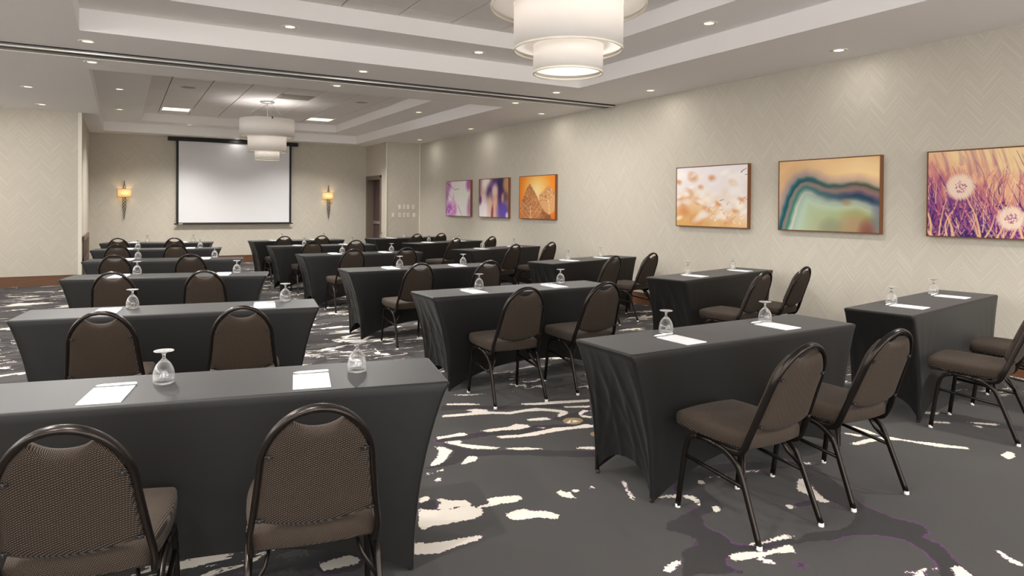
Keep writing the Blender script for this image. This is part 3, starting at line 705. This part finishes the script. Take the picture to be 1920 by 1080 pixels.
def art_leaves():
    A_ = Art(120, 90, (0, 0, 0))
    f = np.clip(np.hypot((A_.X-0.5)*1.3, A_.Y-0.35), 0, 1)
    A_.lerp([(0, (253, 232, 178)), (0.25, (252, 204, 116)), (0.55, (246, 150, 54)), (0.9, (236, 116, 30))], f)
    def leaf(cx, top, bot, wd, c, tilt=0.0, peak=0.6, seed=1, cut=1.0):
        v = (A_.Y-top)/(bot-top); vv = np.clip(v, 0, 1)
        half = np.where(vv < peak, wd*(vv/peak)**0.85, wd*np.sqrt(np.clip(1-((vv-peak)/(1-peak))**2, 0, 1))); xc = cx+tilt*(A_.Y-top)
        ins = (np.abs(A_.X-xc) < half) & (v > 0) & (v < 1); nz = vnoise(A_.w, A_.h, 70, 52, np.random.default_rng(seed)); n2 = vnoise(A_.w, A_.h, 6, 6, np.random.default_rng(seed+5))
        A_.over(np.where(ins, 0.95, 0), c); A_.over(np.where(ins, 0.5*n2, 0), (226, 168, 112))
        A_.over(np.where(ins & (v < 0.55), 0.55*(nz > 0.70), 0), (110, 62, 36)); A_.over(np.where(ins & (v < 0.6), 0.5*(nz < 0.2), 0), (250, 218, 180))
        A_.over(np.where(ins & (np.abs(A_.X-xc) < 0.008) & (v > 0.5), 0.9, 0), (250, 220, 176))
        for k_ in range(4):
            for sg in (-1, 1):
                yy = top+(bot-top)*(0.62+0.13*k_); line = np.abs((A_.Y-yy)+sg*(A_.X-xc)*1.2) < 0.010
                A_.over(np.where(ins & line & (sg*(A_.X-xc) > 0), 0.55, 0), (244, 206, 156))
    leaf(0.72, 0.70, 1.5, 0.20, (134, 78, 50), 0, 0.3, 7)
    leaf(0.82, 0.24, 0.88, 0.26, (224, 166, 112), 0.05, 0.35, 3)
    leaf(0.30, 0.17, 1.30, 0.31, (196, 124, 76), 0.04, 0.46, 1)
    return A_.a
def art_blur():
    A_ = Art(100, 80, (190, 150, 140))
    for b_ in ((0.03, 0.2, .08, .4, (120, 84, 96)), (0.24, 0.1, .17, .34, (250, 238, 232)), (0.15, 0.42, .1, .2, (224, 188, 170)), (0.63, 0.15, .20, .26, (76, 50, 116)), (0.78, 0.2, .14, .3, (58, 44, 84)), (0.38, 0.36, .12, .22, (86, 56, 108)), (0.92, 0.15, .09, .18, (200, 150, 104)),
               (0.15, 0.82, .27, .32, (250, 246, 250)), (0.38, 0.72, .09, .3, (232, 192, 168)), (0.56, 0.32, .10, .18, (246, 220, 210)), (0.58, 0.72, .10, .34, (234, 186, 158)), (0.75, 0.5, .09, .24, (84, 54, 96)), (0.84, 0.85, .20, .28, (94, 74, 172)), (0.82, 0.5, .04, .12, (214, 160, 150)), (0.93, 0.48, .07, .12, (110, 84, 84)), (0.04, 0.55, .05, .12, (120, 60, 110)), (0.47, 0.9, .04, .2, (126, 66, 84)), (0.97, 0.95, .05, .08, (226, 206, 240))):
        A_.blob(b_[0], b_[1], b_[2], b_[3], b_[4], 0.1, 0.9, 0.9)
    return A_.a
def art_magenta():
    A_ = Art(100, 80, (238, 226, 230)); rd = random.Random(8)
    A_.blob(0.68, 0.45, 0.33, 0.45, (240, 242, 232), 0, 1.2, 0.9)
    for b_ in ((0.94, 0.10, .10, .18, (184, 86, 176)), (0.10, 0.12, .10, .18, (188, 118, 180)), (0.04, 0.4, .06, .2, (170, 110, 176)), (0.14, 0.86, .18, .24, (166, 74, 176)), (0.36, 0.84, .08, .22, (206, 124, 196)), (0.96, 0.75, .08, .3, (196, 136, 192)), (0.3, 0.6, .05, .2, (226, 170, 208))):
        A_.blob(*b_[:4], b_[4], 0.1, 0.9, 0.85)
    A_.stroke(0.03, 0.04, 0.36, 0.24, 0.012, (70, 40, 60)); A_.stroke(0.36, 0.24, 0.6, 0.22, 0.008, (120, 80, 100)); A_.stroke(0.1, 0.35, 0.28, 0.52, 0.009, (110, 60, 100)); A_.stroke(0.5, 0.7, 0.68, 1.0, 0.010, (90, 50, 80))
    for i in range(10): A_.stroke(rd.random()*0.4, 1.0, rd.random()*0.4, 0.78, 0.010, (244, 222, 236), 0.7)
    return A_.a
def picture(y0, y1, z0, z1, arr, label):
    """y1 is the far (left in the photograph) edge"""
    t_ = thing('canvas_picture', label, 'picture', (XW, (y0+y1)/2, (z0+z1)/2), 0, 'framed canvas prints on the right wall')
    w, h = (y1-y0)/2, (z1-z0)/2; D_ = 0.055
    MB().box(-D_, 0, -w, -w+0.008, -h, h).box(-D_, 0, w-0.008, w, -h, h).box(-D_, 0, -w+0.008, w-0.008, -h, -h+0.008).box(-D_, 0, -w+0.008, w-0.008, h-0.008, h).build('picture_frame', M['frame_wood'], t_)
    H_, W_ = arr.shape[:2]; e = 0.012
    ys_ = np.linspace(w-e, -w+e, W_); zs_ = np.linspace(h-e, -h+e, H_); YY, ZZ = np.meshgrid(ys_, zs_)
    me = bpy.data.meshes.new('canvas'); idx = np.arange(W_*H_).reshape(H_, W_)
    q = np.stack([idx[:-1, :-1], idx[1:, :-1], idx[1:, 1:], idx[:-1, 1:]], -1).reshape(-1, 4)
    me.vertices.add(W_*H_); me.vertices.foreach_set('co', np.stack([np.full(W_*H_, -D_+0.004), YY.ravel(), ZZ.ravel()], 1).ravel())
    me.loops.add(q.size); me.loops.foreach_set('vertex_index', q.ravel().astype(np.int32))
    me.polygons.add(len(q)); me.polygons.foreach_set('loop_start', (np.arange(len(q))*4).astype(np.int32)); me.update(calc_edges=True)
    c = np.clip(arr, 0, 255)/255; c = np.where(c <= 0.04045, c/12.92, ((c+0.055)/1.055)**2.4)
    at = me.color_attributes.new('print', 'FLOAT_COLOR', 'POINT')
    at.data.foreach_set('color', np.concatenate([c.reshape(-1, 3), np.ones((W_*H_, 1))], 1).ravel().astype(np.float32))
    me.materials.append(M['canvas']); link('canvas', me, t_)
    MB().box(-D_+0.008, -0.002, -w+0.0085, w-0.0085, -h+0.0085, h-0.0085).build('stretcher_board', M['frame_dark'], t_)
ZP0, ZP1 = 1.205, 2.03
picture(13.56, 14.87, ZP0+0.02, ZP1+0.02, art_magenta(), 'small canvas print of pale magenta blossom and thin branches, farthest on the wall')
picture(11.85, 13.15, ZP0+0.02, ZP1+0.02, art_blur(), 'small-looking canvas print of blurred purple and white shapes')
picture(10.15, 11.42, ZP0+0.02, ZP1+0.02, art_leaves(), 'orange canvas print of two brown autumn leaves')
picture(5.83, 7.09, ZP0, ZP1-0.005, art_petals(), 'canvas print of blurred white and peach petals')
picture(4.13, 5.38, ZP0, ZP1-0.005, art_agate(), 'canvas print of wavy teal, tan and green agate bands')
picture(2.41, 3.67, ZP0-0.003, ZP1-0.005, art_grass(), 'canvas print of two dandelion heads in purple and peach grass, nearest one')

# ------------------------------------------------------------------ training tables under stretch covers
TH = 0.75
def cover_mesh(seed, foot_in=0.14):
    rng = random.Random(seed); ph = [rng.uniform(0, 6.28) for _ in range(8)]
    a, b_, rc = 0.915, 0.232, 0.018
    per = []   # (x, y, nx, ny, side)
    nl, ns, nc = 44, 34, 4
    def seg(x0, y0, x1, y1, n, nx_, ny_, sd):
        for i in range(n): k = i/n; per.append((x0+(x1-x0)*k, y0+(y1-y0)*k, nx_, ny_, sd))
    def arc(cx, cy, a0, sd):
        for i in range(nc): q = a0+math.pi/2*i/nc; per.append((cx+rc*math.cos(q), cy+rc*math.sin(q), math.cos(q), math.sin(q), sd))
    seg(-a+rc, -b_, a-rc, -b_, nl, 0, -1, 'l'); arc(a-rc, -b_+rc, -math.pi/2, 'c')
    seg(a, -b_+rc, a, b_-rc, ns, 1, 0, 's'); arc(a-rc, b_-rc, 0, 'c')
    seg(a-rc, b_, -a+rc, b_, nl, 0, 1, 'l'); arc(-a+rc, b_-rc, math.pi/2, 'c')
    seg(-a, b_-rc, -a, -b_+rc, ns, -1, 0, 's'); arc(-a+rc, -b_+rc, math.pi, 'c')
    n = len(per); rows = 26; vs = []
    def hem(x, y):
        lx = min(1, abs(x)/a); ly = min(1, abs(y)/b_)
        return 0.003+0.165*max(0, 1-lx**2.4) if ly > 0.97 else 0.003+0.145*max(0, 1-ly**2.6)
    mb = MB()
    for r in range(rows+1):
        if r == 0: t0, inset, zz = 0, 0.012, TH
        elif r == 1: t0, inset, zz = 0, 0.0035, TH-0.0035
        elif r == 2: t0, inset, zz = 0, 0.0, TH-0.012
        for (x, y, nx_, ny_, sd) in per:
            if r <= 2: vs.append((x-nx_*inset, y-ny_*inset, zz)); continue
            h = hem(x, y); k = (r-2)/(rows-2); z = (TH-0.012)+(h-TH+0.012)*k; t_ = 1-z/TH
            shr = foot_in*(1-(1-t_)**2.2); X = x*(a-shr)/a; Y = y
            mid = max(0, 1-(y/b_)**2)
            if sd == 's':
                X -= math.copysign(1, x)*0.05*mid*t_
                # folds radiating from the feet
                for sg in (-1, 1):
                    ang = math.atan2(abs(y-sg*b_)+0.001, z+0.02); f_ = math.exp(-ang*2.2)*min(1, t_*2.5)
                    q_ = math.sin(ang*15+ph[0 if sg < 0 else 1]); X += math.copysign(1, x)*0.016*f_*((1-abs(q_))**2.2-0.25)
                q_ = math.sin(y*26+ph[2]+t_*1.5); X += math.copysign(1, x)*0.008*((1-abs(q_))**2-0.3)*min(1, t_*3)*mid
            elif sd == 'l':
                e_ = abs(x)/a; sgx = math.copysign(1, x)
                ang = math.atan2((a-abs(x))+0.001, z+0.02); f_ = math.exp(-ang*3.5)*min(1, t_*1.8)*(1-math.exp(-ang*18))
                Y += math.copysign(1, y)*(0.006*f_*math.sin(ang*30+ph[3 if sgx < 0 else 4])-0.012*t_*(1-e_**4))
            if sd == 'c': X *= 1.0; Y *= 1.0-0.0*t_
            vs.append((X, Y, z))
    fs = []
    for r in range(rows):
        for j in range(n):
            p_, q = r*n+j, r*n+(j+1) % n; fs.append((p_, q, q+n, p_+n))
    # top: fan of strips between the two long sides
    mb.add(vs, fs, True)
    o = 0; top = list(range(n)); mb.add([], [], False)
    mb.f.append(tuple(top)); mb.smooth.append(False)
    me = mb.mesh('stretch_cover', M['cover']); fix_normals(me)
    return me
covers = [cover_mesh(1), cover_mesh(7)]
def tableparts(t_, k):
    link('stretch_cover', covers[k % 2], t_)
top_me = MB().box(-0.86, 0.86, -0.2, 0.2, TH-0.035, TH-0.006).mesh('tabletop', M['white'])
foot_me = MB().lathe([(0.0, 0.0), (0.010, 0.0), (0.011, 0.004), (0.009, 0.02), (0.0, 0.02)], 12).mesh('foot_cup', M['black'])
leg_me = MB().tube([(0, 0, 0.02), (0, 0, TH-0.04)], 0.009, n=10, up=(0, 1, 0)).mesh('leg', M['black'])

proto_t = thing('training_table', 'x', 'table')
link('stretch_cover', covers[0], proto_t); link('tabletop', top_me, proto_t)
for sx in (-1, 1):
    for sy in (-1, 1):
        lg = link('leg', leg_me, proto_t); lg.location = (sx*0.762, sy*0.214, 0)
        fc = link('foot_cup', foot_me, lg)

# ------------------------------------------------------------------ dome-back banquet chair
def smoothpath(pts, n=6):
    """Catmull-Rom through the points"""
    P = [Vector(p) for p in pts]; P = [2*P[0]-P[1]]+P+[2*P[-1]-P[-2]]; out = []
    for i in range(1, len(P)-2):
        for k in range(n):
            t_ = k/n; a_, b_, c, d = P[i-1], P[i], P[i+1], P[i+2]
            out.append(0.5*((2*b_)+(c-a_)*t_+(2*a_-5*b_+4*c-d)*t_*t_+(3*b_-a_-3*c+d)*t_**3))
    out.append(P[-2]); return out
LEAN0 = (-0.155, 0.43); APEX = (-0.335, 0.885)
def yb(z):   # y of the back plane at height z (slight curve)
    k = (z-LEAN0[1])/(APEX[1]-LEAN0[1]); return LEAN0[0]+(APEX[0]-LEAN0[0])*(0.93*k+0.07*k*k)
HW = 0.167
def hwb(z):  # half width of back frame centreline
    Z0 = 0.665
    if z <= Z0: return 0.196-(0.196-HW)*((z-0.43)/(Z0-0.43))**0.9
    q = min(1, (z-Z0)/(0.873-Z0)); return HW*math.sqrt(max(0, 1-q*q))
def make_chair():
    t_ = thing('banquet_chair', 'x', 'chair')
    # back frame: one bent tube
    pts = [(-0.190, 0.02, 0.372), (-0.190, -0.07, 0.366), (-0.191, -0.125, 0.378)]
    for z in (0.44, 0.50, 0.58, 0.665): pts.append((-hwb(z), yb(z), z))
    for q in (15, 30, 45, 60, 75, 90, 105, 120, 135, 150, 165):
        a_ = math.radians(q); z = 0.665+(0.873-0.665)*math.sin(a_); pts.append((-HW*math.cos(a_), yb(z), z))
    for z in (0.665, 0.58, 0.50, 0.44): pts.append((hwb(z), yb(z), z))
    pts += [(0.191, -0.125, 0.378), (0.190, -0.07, 0.366), (0.190, 0.02, 0.372)]
    path = smoothpath(pts, 3)
    # section: wide across the frame plane normal
    P = [Vector(p) for p in path]; m = len(P); n = 10; vs = []
    for i in range(m):
        tv = (P[min(m-1, i+1)]-P[max(0, i-1)]).normalized()
        nrm = Vector((0, 0.93, 0.37)); sd = tv.cross(nrm).normalized(); nn = sd.cross(tv).normalized()
        for j in range(n):
            q = 2*math.pi*(j+0.5)/n; cx, cy = math.cos(q), math.sin(q)
            cx = math.copysign(abs(cx)**0.7, cx); cy = math.copysign(abs(cy)**0.7, cy)
            vs.append(P[i]+sd*0.0095*cx+nn*0.0155*cy)
    fs = [(i*n+j, i*n+(j+1) % n, (i+1)*n+(j+1) % n, (i+1)*n+j) for i in range(m-1) for j in range(n)]
    fs += [tuple(range(n-1, -1, -1)), tuple((m-1)*n+j for j in range(n))]
    mb = MB(); mb.add(vs, fs, True); mb.build('back_frame', M['bronze'], t_)
    # padded back
    nu, nv = 28, 22; mb = MB()
    def zt(u):
        au = abs(u); dome = 0.672+(0.858-0.672)*math.sqrt(max(0, 1-au*au)); k = au/0.50
        return dome if k >= 1 else 0.803+(0.672+0.186*math.sqrt(1-0.25)-0.803)*k**2.4
    def zb_(u): return 0.468+0.038*abs(u)**2.2
    for side in (0, 1):
        vs = []
        for i in range(nv+1):
            for j in range(nu+1):
                u = -1+2*j/nu; u = math.sin(u*math.pi/2)*0.35+u*0.65; v = i/nv
                z = zb_(u)+(zt(u)-zb_(u))*v
                hw = HW-0.010 if z > 0.665 else hwb(z)-0.010
                X = u*hw; eu = max(0, 1-abs(u)**7); ev = max(0, 1-abs(2*v-1)**7); e = (eu*ev)**0.5
                off = (0.012+0.034*e) if side else (-0.006-0.010*e)
                vs.append((X, yb(z)+off, z+off*0.37))
        fs = [(i*(nu+1)+j, i*(nu+1)+j+1, (i+1)*(nu+1)+j+1, (i+1)*(nu+1)+j) for i in range(nv) for j in range(nu)]
        if side: fs = [f[::-1] for f in fs]
        mb.add(vs, fs, True)
    N = (nu+1)*(nv+1); rim = [j for j in range(nu+1)]+[i*(nu+1)+nu for i in range(1, nv+1)]+[nv*(nu+1)+j for j in range(nu-1, -1, -1)]+[i*(nu+1) for i in range(nv-1, 0, -1)]
    for k in range(len(rim)): a_, b2 = rim[k], rim[(k+1) % len(rim)]; mb.f.append((b2, a_, a_+N, b2+N)); mb.smooth.append(True)
    me = mb.mesh('backrest', M['fabric']); fix_normals(me); bk = link('backrest', me, t_)
    for sx in (-1, 1):
        for z in (0.735, 0.515):
            X = sx*((HW*math.sqrt(1-((z-0.665)/0.208)**2) if z > 0.665 else hwb(z))-0.020)
            y_ = yb(z)-0.019
            MB().box(-0.012, 0.012, -0.002, 0.002, -0.006, 0.006, 0.001).lathe([(0, 0.006), (0.004, 0.006), (0.005, -0.006)], 8).build('bolt_tab', M['black'], bk).matrix_local = Matrix.Translation((X, y_, z-0.006)) @ Matrix.Rotation(math.radians(21), 4, 'X')
    # seat cushion
    nu, nv = 24, 20; mb = MB()
    def sxy(u, v):
        # squircle mapping, narrower at the back
        k = 1-0.11*(1-v)/2; x = u*math.sqrt(1-0.20*v*v*(1 if v > 0 else 0.7)); y = v*math.sqrt(1-0.16*u*u)
        return x*0.222*k, 0.062+y*0.222
    layers = [(0.985, 0.396), (1.0, 0.402), (1.012, 0.425), (1.008, 0.446), (0.985, 0.458), (0.93, 0.466)]
    vs = []; ring = []
    cnt = 64
    for sc, z in layers:
        for j in range(cnt):
            q = 2*math.pi*j/cnt; cu, cv = math.cos(q), math.sin(q); r_ = 1/max(abs(cu), abs(cv)); u, v = cu*r_, cv*r_
            x, y = sxy(u, v); vs.append((x*sc, 0.062+(y-0.062)*sc, z+0.004*((y-0.06)/0.22)))
    for sc in (0.75, 0.45, 0.15):
        for j in range(cnt):
            q = 2*math.pi*j/cnt; cu, cv = math.cos(q), math.sin(q); r_ = 1/max(abs(cu), abs(cv)); x, y = sxy(cu*r_, cv*r_)
            vs.append((x*sc, 0.062+(y-0.062)*sc, 0.466+0.012*(1-sc**2)+0.004*((y-0.06)/0.22)*sc))
    L_ = len(vs)//cnt
    fs = [(i*cnt+j, i*cnt+(j+1) % cnt, (i+1)*cnt+(j+1) % cnt, (i+1)*cnt+j) for i in range(L_-1) for j in range(cnt)]
    fs += [tuple((L_-1)*cnt+j for j in range(cnt)), tuple(range(cnt-1, -1, -1))]
    mb.add(vs, fs, True); mb.build('seat', M['fabric'], t_)
    MB().box(-0.185, 0.185, -0.13, 0.255, 0.386, 0.397).build('seat_pan', M['black'], t_)
    # legs, rails, stretchers
    for sx in (-1, 1):
        X0, X1 = sx*0.202, sx*0.213
        fl = smoothpath([(X1, 0.240, 0.012), (X0+(X1-X0)*0.4, 0.216, 0.20), (X0, 0.198, 0.315), (X0, 0.172, 0.362), (X0, 0.12, 0.381)], 4)
        lg = MB().tube(fl, 0.0105, 0.0125, n=8, up=(0, 1, 0), square=True).build('leg', M['bronze'], t_)
        rg = smoothpath([(X1, -0.240, 0.012), (X0+(X1-X0)*0.5, -0.188, 0.14), (X0, -0.132, 0.275), (X0, -0.10, 0.325), (X0, -0.04, 0.362), (X0, 0.02, 0.374)], 4)
        lr = MB().tube(rg, 0.0105, 0.0125, n=8, up=(0, 1, 0), square=True).build('leg', M['bronze'], t_)
        for l_, y_ in ((lg, 0.2405), (lr, -0.2405)):
            MB().lathe([(0.0, 0.0), (0.012, 0.0), (0.014, 0.003), (0.0125, 0.008), (0.0125, 0.018), (0.0, 0.018)], 12, cx=X1, cy=y_).build('glide', M['glide'], l_, label='small white plastic foot')
        MB().tube([(X0, 0.125, 0.381), (X0, 0.06, 0.380), (X0, 0.015, 0.374)], 0.0105, 0.0125, n=8, up=(1, 0, 0), square=True).build('seat_rail', M['bronze'], t_)
        MB().tube([(X0+(X1-X0)*0.2, 0.207, 0.268), (X0+(X1-X0)*0.3, -0.150, 0.232)], 0.008, n=8, square=True).build('stretcher', M['bronze'], t_)
        MB().tube([(sx*0.196, -0.146, 0.252), (sx*0.150, -0.105, 0.318), (sx*0.13, -0.07, 0.388)], 0.005, 0.009, n=6).build('brace', M['bronze'], t_)
    return t_
proto_c = make_chair()

# ------------------------------------------------------------------ upturned goblet, notepad, pen
gp_out = [(0.0375, 0.0), (0.0392, 0.012), (0.0400, 0.028), (0.0385, 0.045), (0.034, 0.062), (0.027, 0.076), (0.018, 0.087), (0.010, 0.094), (0.0062, 0.100), (0.0058, 0.112), (0.009, 0.1195), (0.022, 0.125), (0.036, 0.1275), (0.0375, 0.129), (0.036, 0.1305), (0.015, 0.1305), (0.0, 0.1302)]
gp_in = [(0.0362, 0.0), (0.0378, 0.012), (0.0386, 0.028), (0.0371, 0.045), (0.0325, 0.061), (0.0255, 0.0745), (0.0165, 0.085), (0.008, 0.091), (0.0, 0.0925)]
def make_goblet():
    me = MB().lathe(gp_in[::-1]+gp_out, 28).mesh('goblet', M['glass']); fix_normals(me)
    return tag(link('water_goblet', me), 'x', 'glass')
proto_g = make_goblet()
def make_pad():
    t_ = thing('notepad', 'x', 'notepad')
    MB().box(-0.071, 0.071, -0.112, 0.112, 0.0, 0.0045).build('paper_block', M['paper'], t_)
    hd = MB()
    for k, (x0, x1) in enumerate(((-0.05, -0.044), (-0.042, -0.038), (-0.036, -0.032), (-0.028, -0.024), (-0.022, -0.018), (-0.015, -0.01), (-0.008, -0.004), (-0.001, 0.002))):
        hd.box(x0, x1, 0.094, 0.0975, 0.0045, 0.0048)
    hd.build('printed_header', M['ink'], t_)
    return t_
proto_p = make_pad()
def make_pen():
    t_ = thing('ballpoint_pen', 'x', 'pen')
    ax = lambda pr_: MB().lathe(pr_, 12)
    o1 = ax([(0.0, -0.07), (0.0014, -0.07), (0.004, -0.058), (0.0054, -0.045), (0.0056, 0.02)]).build('barrel', M['pen'], t_)
    o2 = ax([(0.0060, 0.015), (0.0062, 0.02), (0.0062, 0.066), (0.0045, 0.072), (0.0, 0.073)]).build('cap', M['pen_grey'], t_)
    o3 = MB().box(0.0055, 0.0075, -0.0018, 0.0018, 0.028, 0.068).build('clip', M['pen'], t_)
    for o in (o1, o2, o3): o.rotation_euler = (0, math.pi/2, 0); o.location = (0, 0, 0.0066)
    return t_
proto_n = make_pen()

# ------------------------------------------------------------------ setting the room: column, row, x, y, turn, chairs, glasses, pads
LAY = [
('L', 1, 0.315, 2.917, -12.4, [(-0.275, -0.56), (0.375, -0.55)], [(-0.182, 0.056), (0.568, 0.044)], [(-0.349, -0.080, 0), (0.378, -0.075, 0)]),
('L', 2, 0.339, 5.126, -9.2, [(-0.293, -0.60), (0.425, -0.62)], [(-0.286, 0.088), (0.701, 0.15)], [(-0.418, -0.06), (0.554, -0.06)]),
('L', 3, 0.437, 7.562, -13.5, [(-0.285, -0.65), (0.432, -0.65)], [(-0.333, 0.13), (0.605, 0.081)], [(-0.452, -0.06), (0.484, -0.06)]),
('L', 4, 0.519, 9.784, -11.6, [(-0.393, -0.66), (0.394, -0.65)], [(-0.352, 0.101), (0.551, 0.15)], [(-0.45, -0.05), (0.443, -0.05)]),
('L', 5, 0.527, 12.109, -8.4, [(-0.431, -0.67), (0.326, -0.67)], [(-0.303, 0.053), (0.591, 0.093)], [(-0.42, -0.04), (0.45, -0.05)]),
('L', 6, 0.605, 14.055, -13.0, [(-0.439, -0.67), (0.42, -0.67)], [(-0.21, 0.13), (0.57, 0.13)], [(-0.40, -0.04), (0.434, -0.05)]),
('M', 1, 3.042, 2.771, 1.1, [(-0.477, -0.560, 0), (0.235, -0.555, -2.5)], [(-0.363, 0.111), (0.446, 0.081)], [(-0.431, -0.075, 1), (0.394, -0.05, 0)]),
('M', 2, 3.008, 5.092, 1.3, [(-0.455, -0.585, -4), (0.27, -0.585, -2)], [(-0.335, 0.089), (0.548, 0.125)], [(-0.46, -0.06), (0.36, -0.05)]),
('M', 3, 3.03, 7.359, -0.6, [(-0.38, -0.62), (0.42, -0.62)], [(-0.245, 0.03), (0.566, 0.039)], [(-0.38, -0.05), (0.45, -0.06)]),
('M', 4, 3.11, 9.883, 0.9, [(-0.42, -0.64), (0.35, -0.64)], [(-0.267, 0.05), (0.494, 0.03)], [(-0.409, -0.06), (0.36, -0.06)]),
('M', 5, 3.104, 12.105, 1.7, [(-0.43, -0.66), (0.29, -0.66)], [(-0.303, 0.05), (0.564, 0.03)], [(-0.432, -0.05), (0.385, -0.07)]),
('M', 6, 3.095, 14.02, 5.0, [(-0.54, -0.64), (0.17, -0.67)], [(-0.30, 0.033), (0.562, 0.03)], [(-0.478, -0.06), (0.33, -0.06)]),
('R', 1, 5.463, 2.949, 9.5, [(-0.59, -0.54, 3), (0.24, -0.54, 3)], [(-0.449, 0.088), (0.484, 0.119)], [(-0.487, -0.052, 0), (0.417, -0.045, 0)]),
('R', 2, 5.607, 5.289, 12.5, [(-0.58, -0.58), (0.17, -0.62)], [(-0.287, 0.14), (0.677, 0.15)], [(-0.43, -0.05), (0.50, -0.05)]),
('R', 3, 5.506, 7.517, 15.5, [(-0.62, -0.64), (0.2, -0.64)], [(-0.234, 0.097), (0.56, 0.15)], [(-0.38, -0.05), (0.36, -0.05)]),
('R', 4, 5.633, 10.216, 20.0, [(-0.68, -0.65), (0.24, -0.66)], [(-0.242, 0.14), (0.6, 0.14)], [(-0.46, -0.05), (0.40, -0.05)]),
('R', 5, 5.572, 12.338, 21.0, [(-0.66, -0.65), (0.34, -0.66)], [(-0.315, 0.1), (0.509, 0.067)], [(-0.457, -0.04), (0.406, -0.05)]),
('R', 6, 5.50, 14.25, 14.0, [(-0.38, -0.66), (0.25, -0.66)], [(-0.53, 0.14), (0.0, 0.05)], [(-0.413, -0.07), (0.301, -0.07)]),
]
colname = {'L': 'left column', 'M': 'middle column', 'R': 'right-hand column'}
rowname = ['', 'nearest', 'second', 'third', 'fourth', 'fifth', 'farthest']
used = dict(t=0, c=0, g=0, p=0, n=0)
protos = dict(t=proto_t, c=proto_c, g=proto_g, p=proto_p, n=proto_n)
def inst(k):
    o = protos[k] if not used[k] else copy_tree(protos[k]); used[k] += 1; return o
rd = random.Random(2)
for (c, i, x, y, a_, ch, gl, pd) in LAY:
    th = math.radians(a_); cs, sn = math.cos(th), math.sin(th)
    W = lambda lx, ly: (x+lx*cs-ly*sn, y+lx*sn+ly*cs)
    where = '%s table of the %s' % (rowname[i], colname[c])
    o = place(inst('t'), (x, y, 0), th, 'narrow training table under charcoal stretch cover, %s' % where.replace(' table', ' one', 1), 'training tables')
    if (i+ord(c)) % 2:
        for chd in o.children:
            if chd.name.startswith('stretch_cover'): chd.data = covers[1]
    for k, q in enumerate(ch):
        X, Y = W(q[0], q[1]); tw = q[2] if len(q) > 2 else rd.uniform(-1.5, 1.5)
        place(inst('c'), (X, Y, 0), th+math.radians(tw), 'brown dome-back chair, %s seat at the %s' % (('left', 'right')[k], where), 'banquet chairs at the tables')
    for k, q in enumerate(gl):
        X, Y = W(*q[:2]); place(inst('g'), (X, Y, TH), rd.random()*3, 'upturned water glass, %s one on the %s' % (('left', 'right')[k], where), 'upturned water glasses')
    for k, q in enumerate(pd):
        X, Y = W(*q[:2]); tw = math.radians(q[2]) if len(q) > 2 else math.radians(rd.uniform(-2, 2))
        place(inst('p'), (X, Y, TH+0.0003), th+tw, 'white notepad, %s one on the %s' % (('left', 'right')[k], where), 'notepads')
        X2, Y2 = W(q[0]+0.0*math.cos(tw)-0.15*math.sin(tw)*0, q[1]+0.136)
        place(inst('n'), (X2, Y2, TH), th+tw+math.radians(rd.uniform(-1, 2)), 'white ballpoint pen, %s one on the %s' % (('left', 'right')[k], where), 'pens above the notepads')
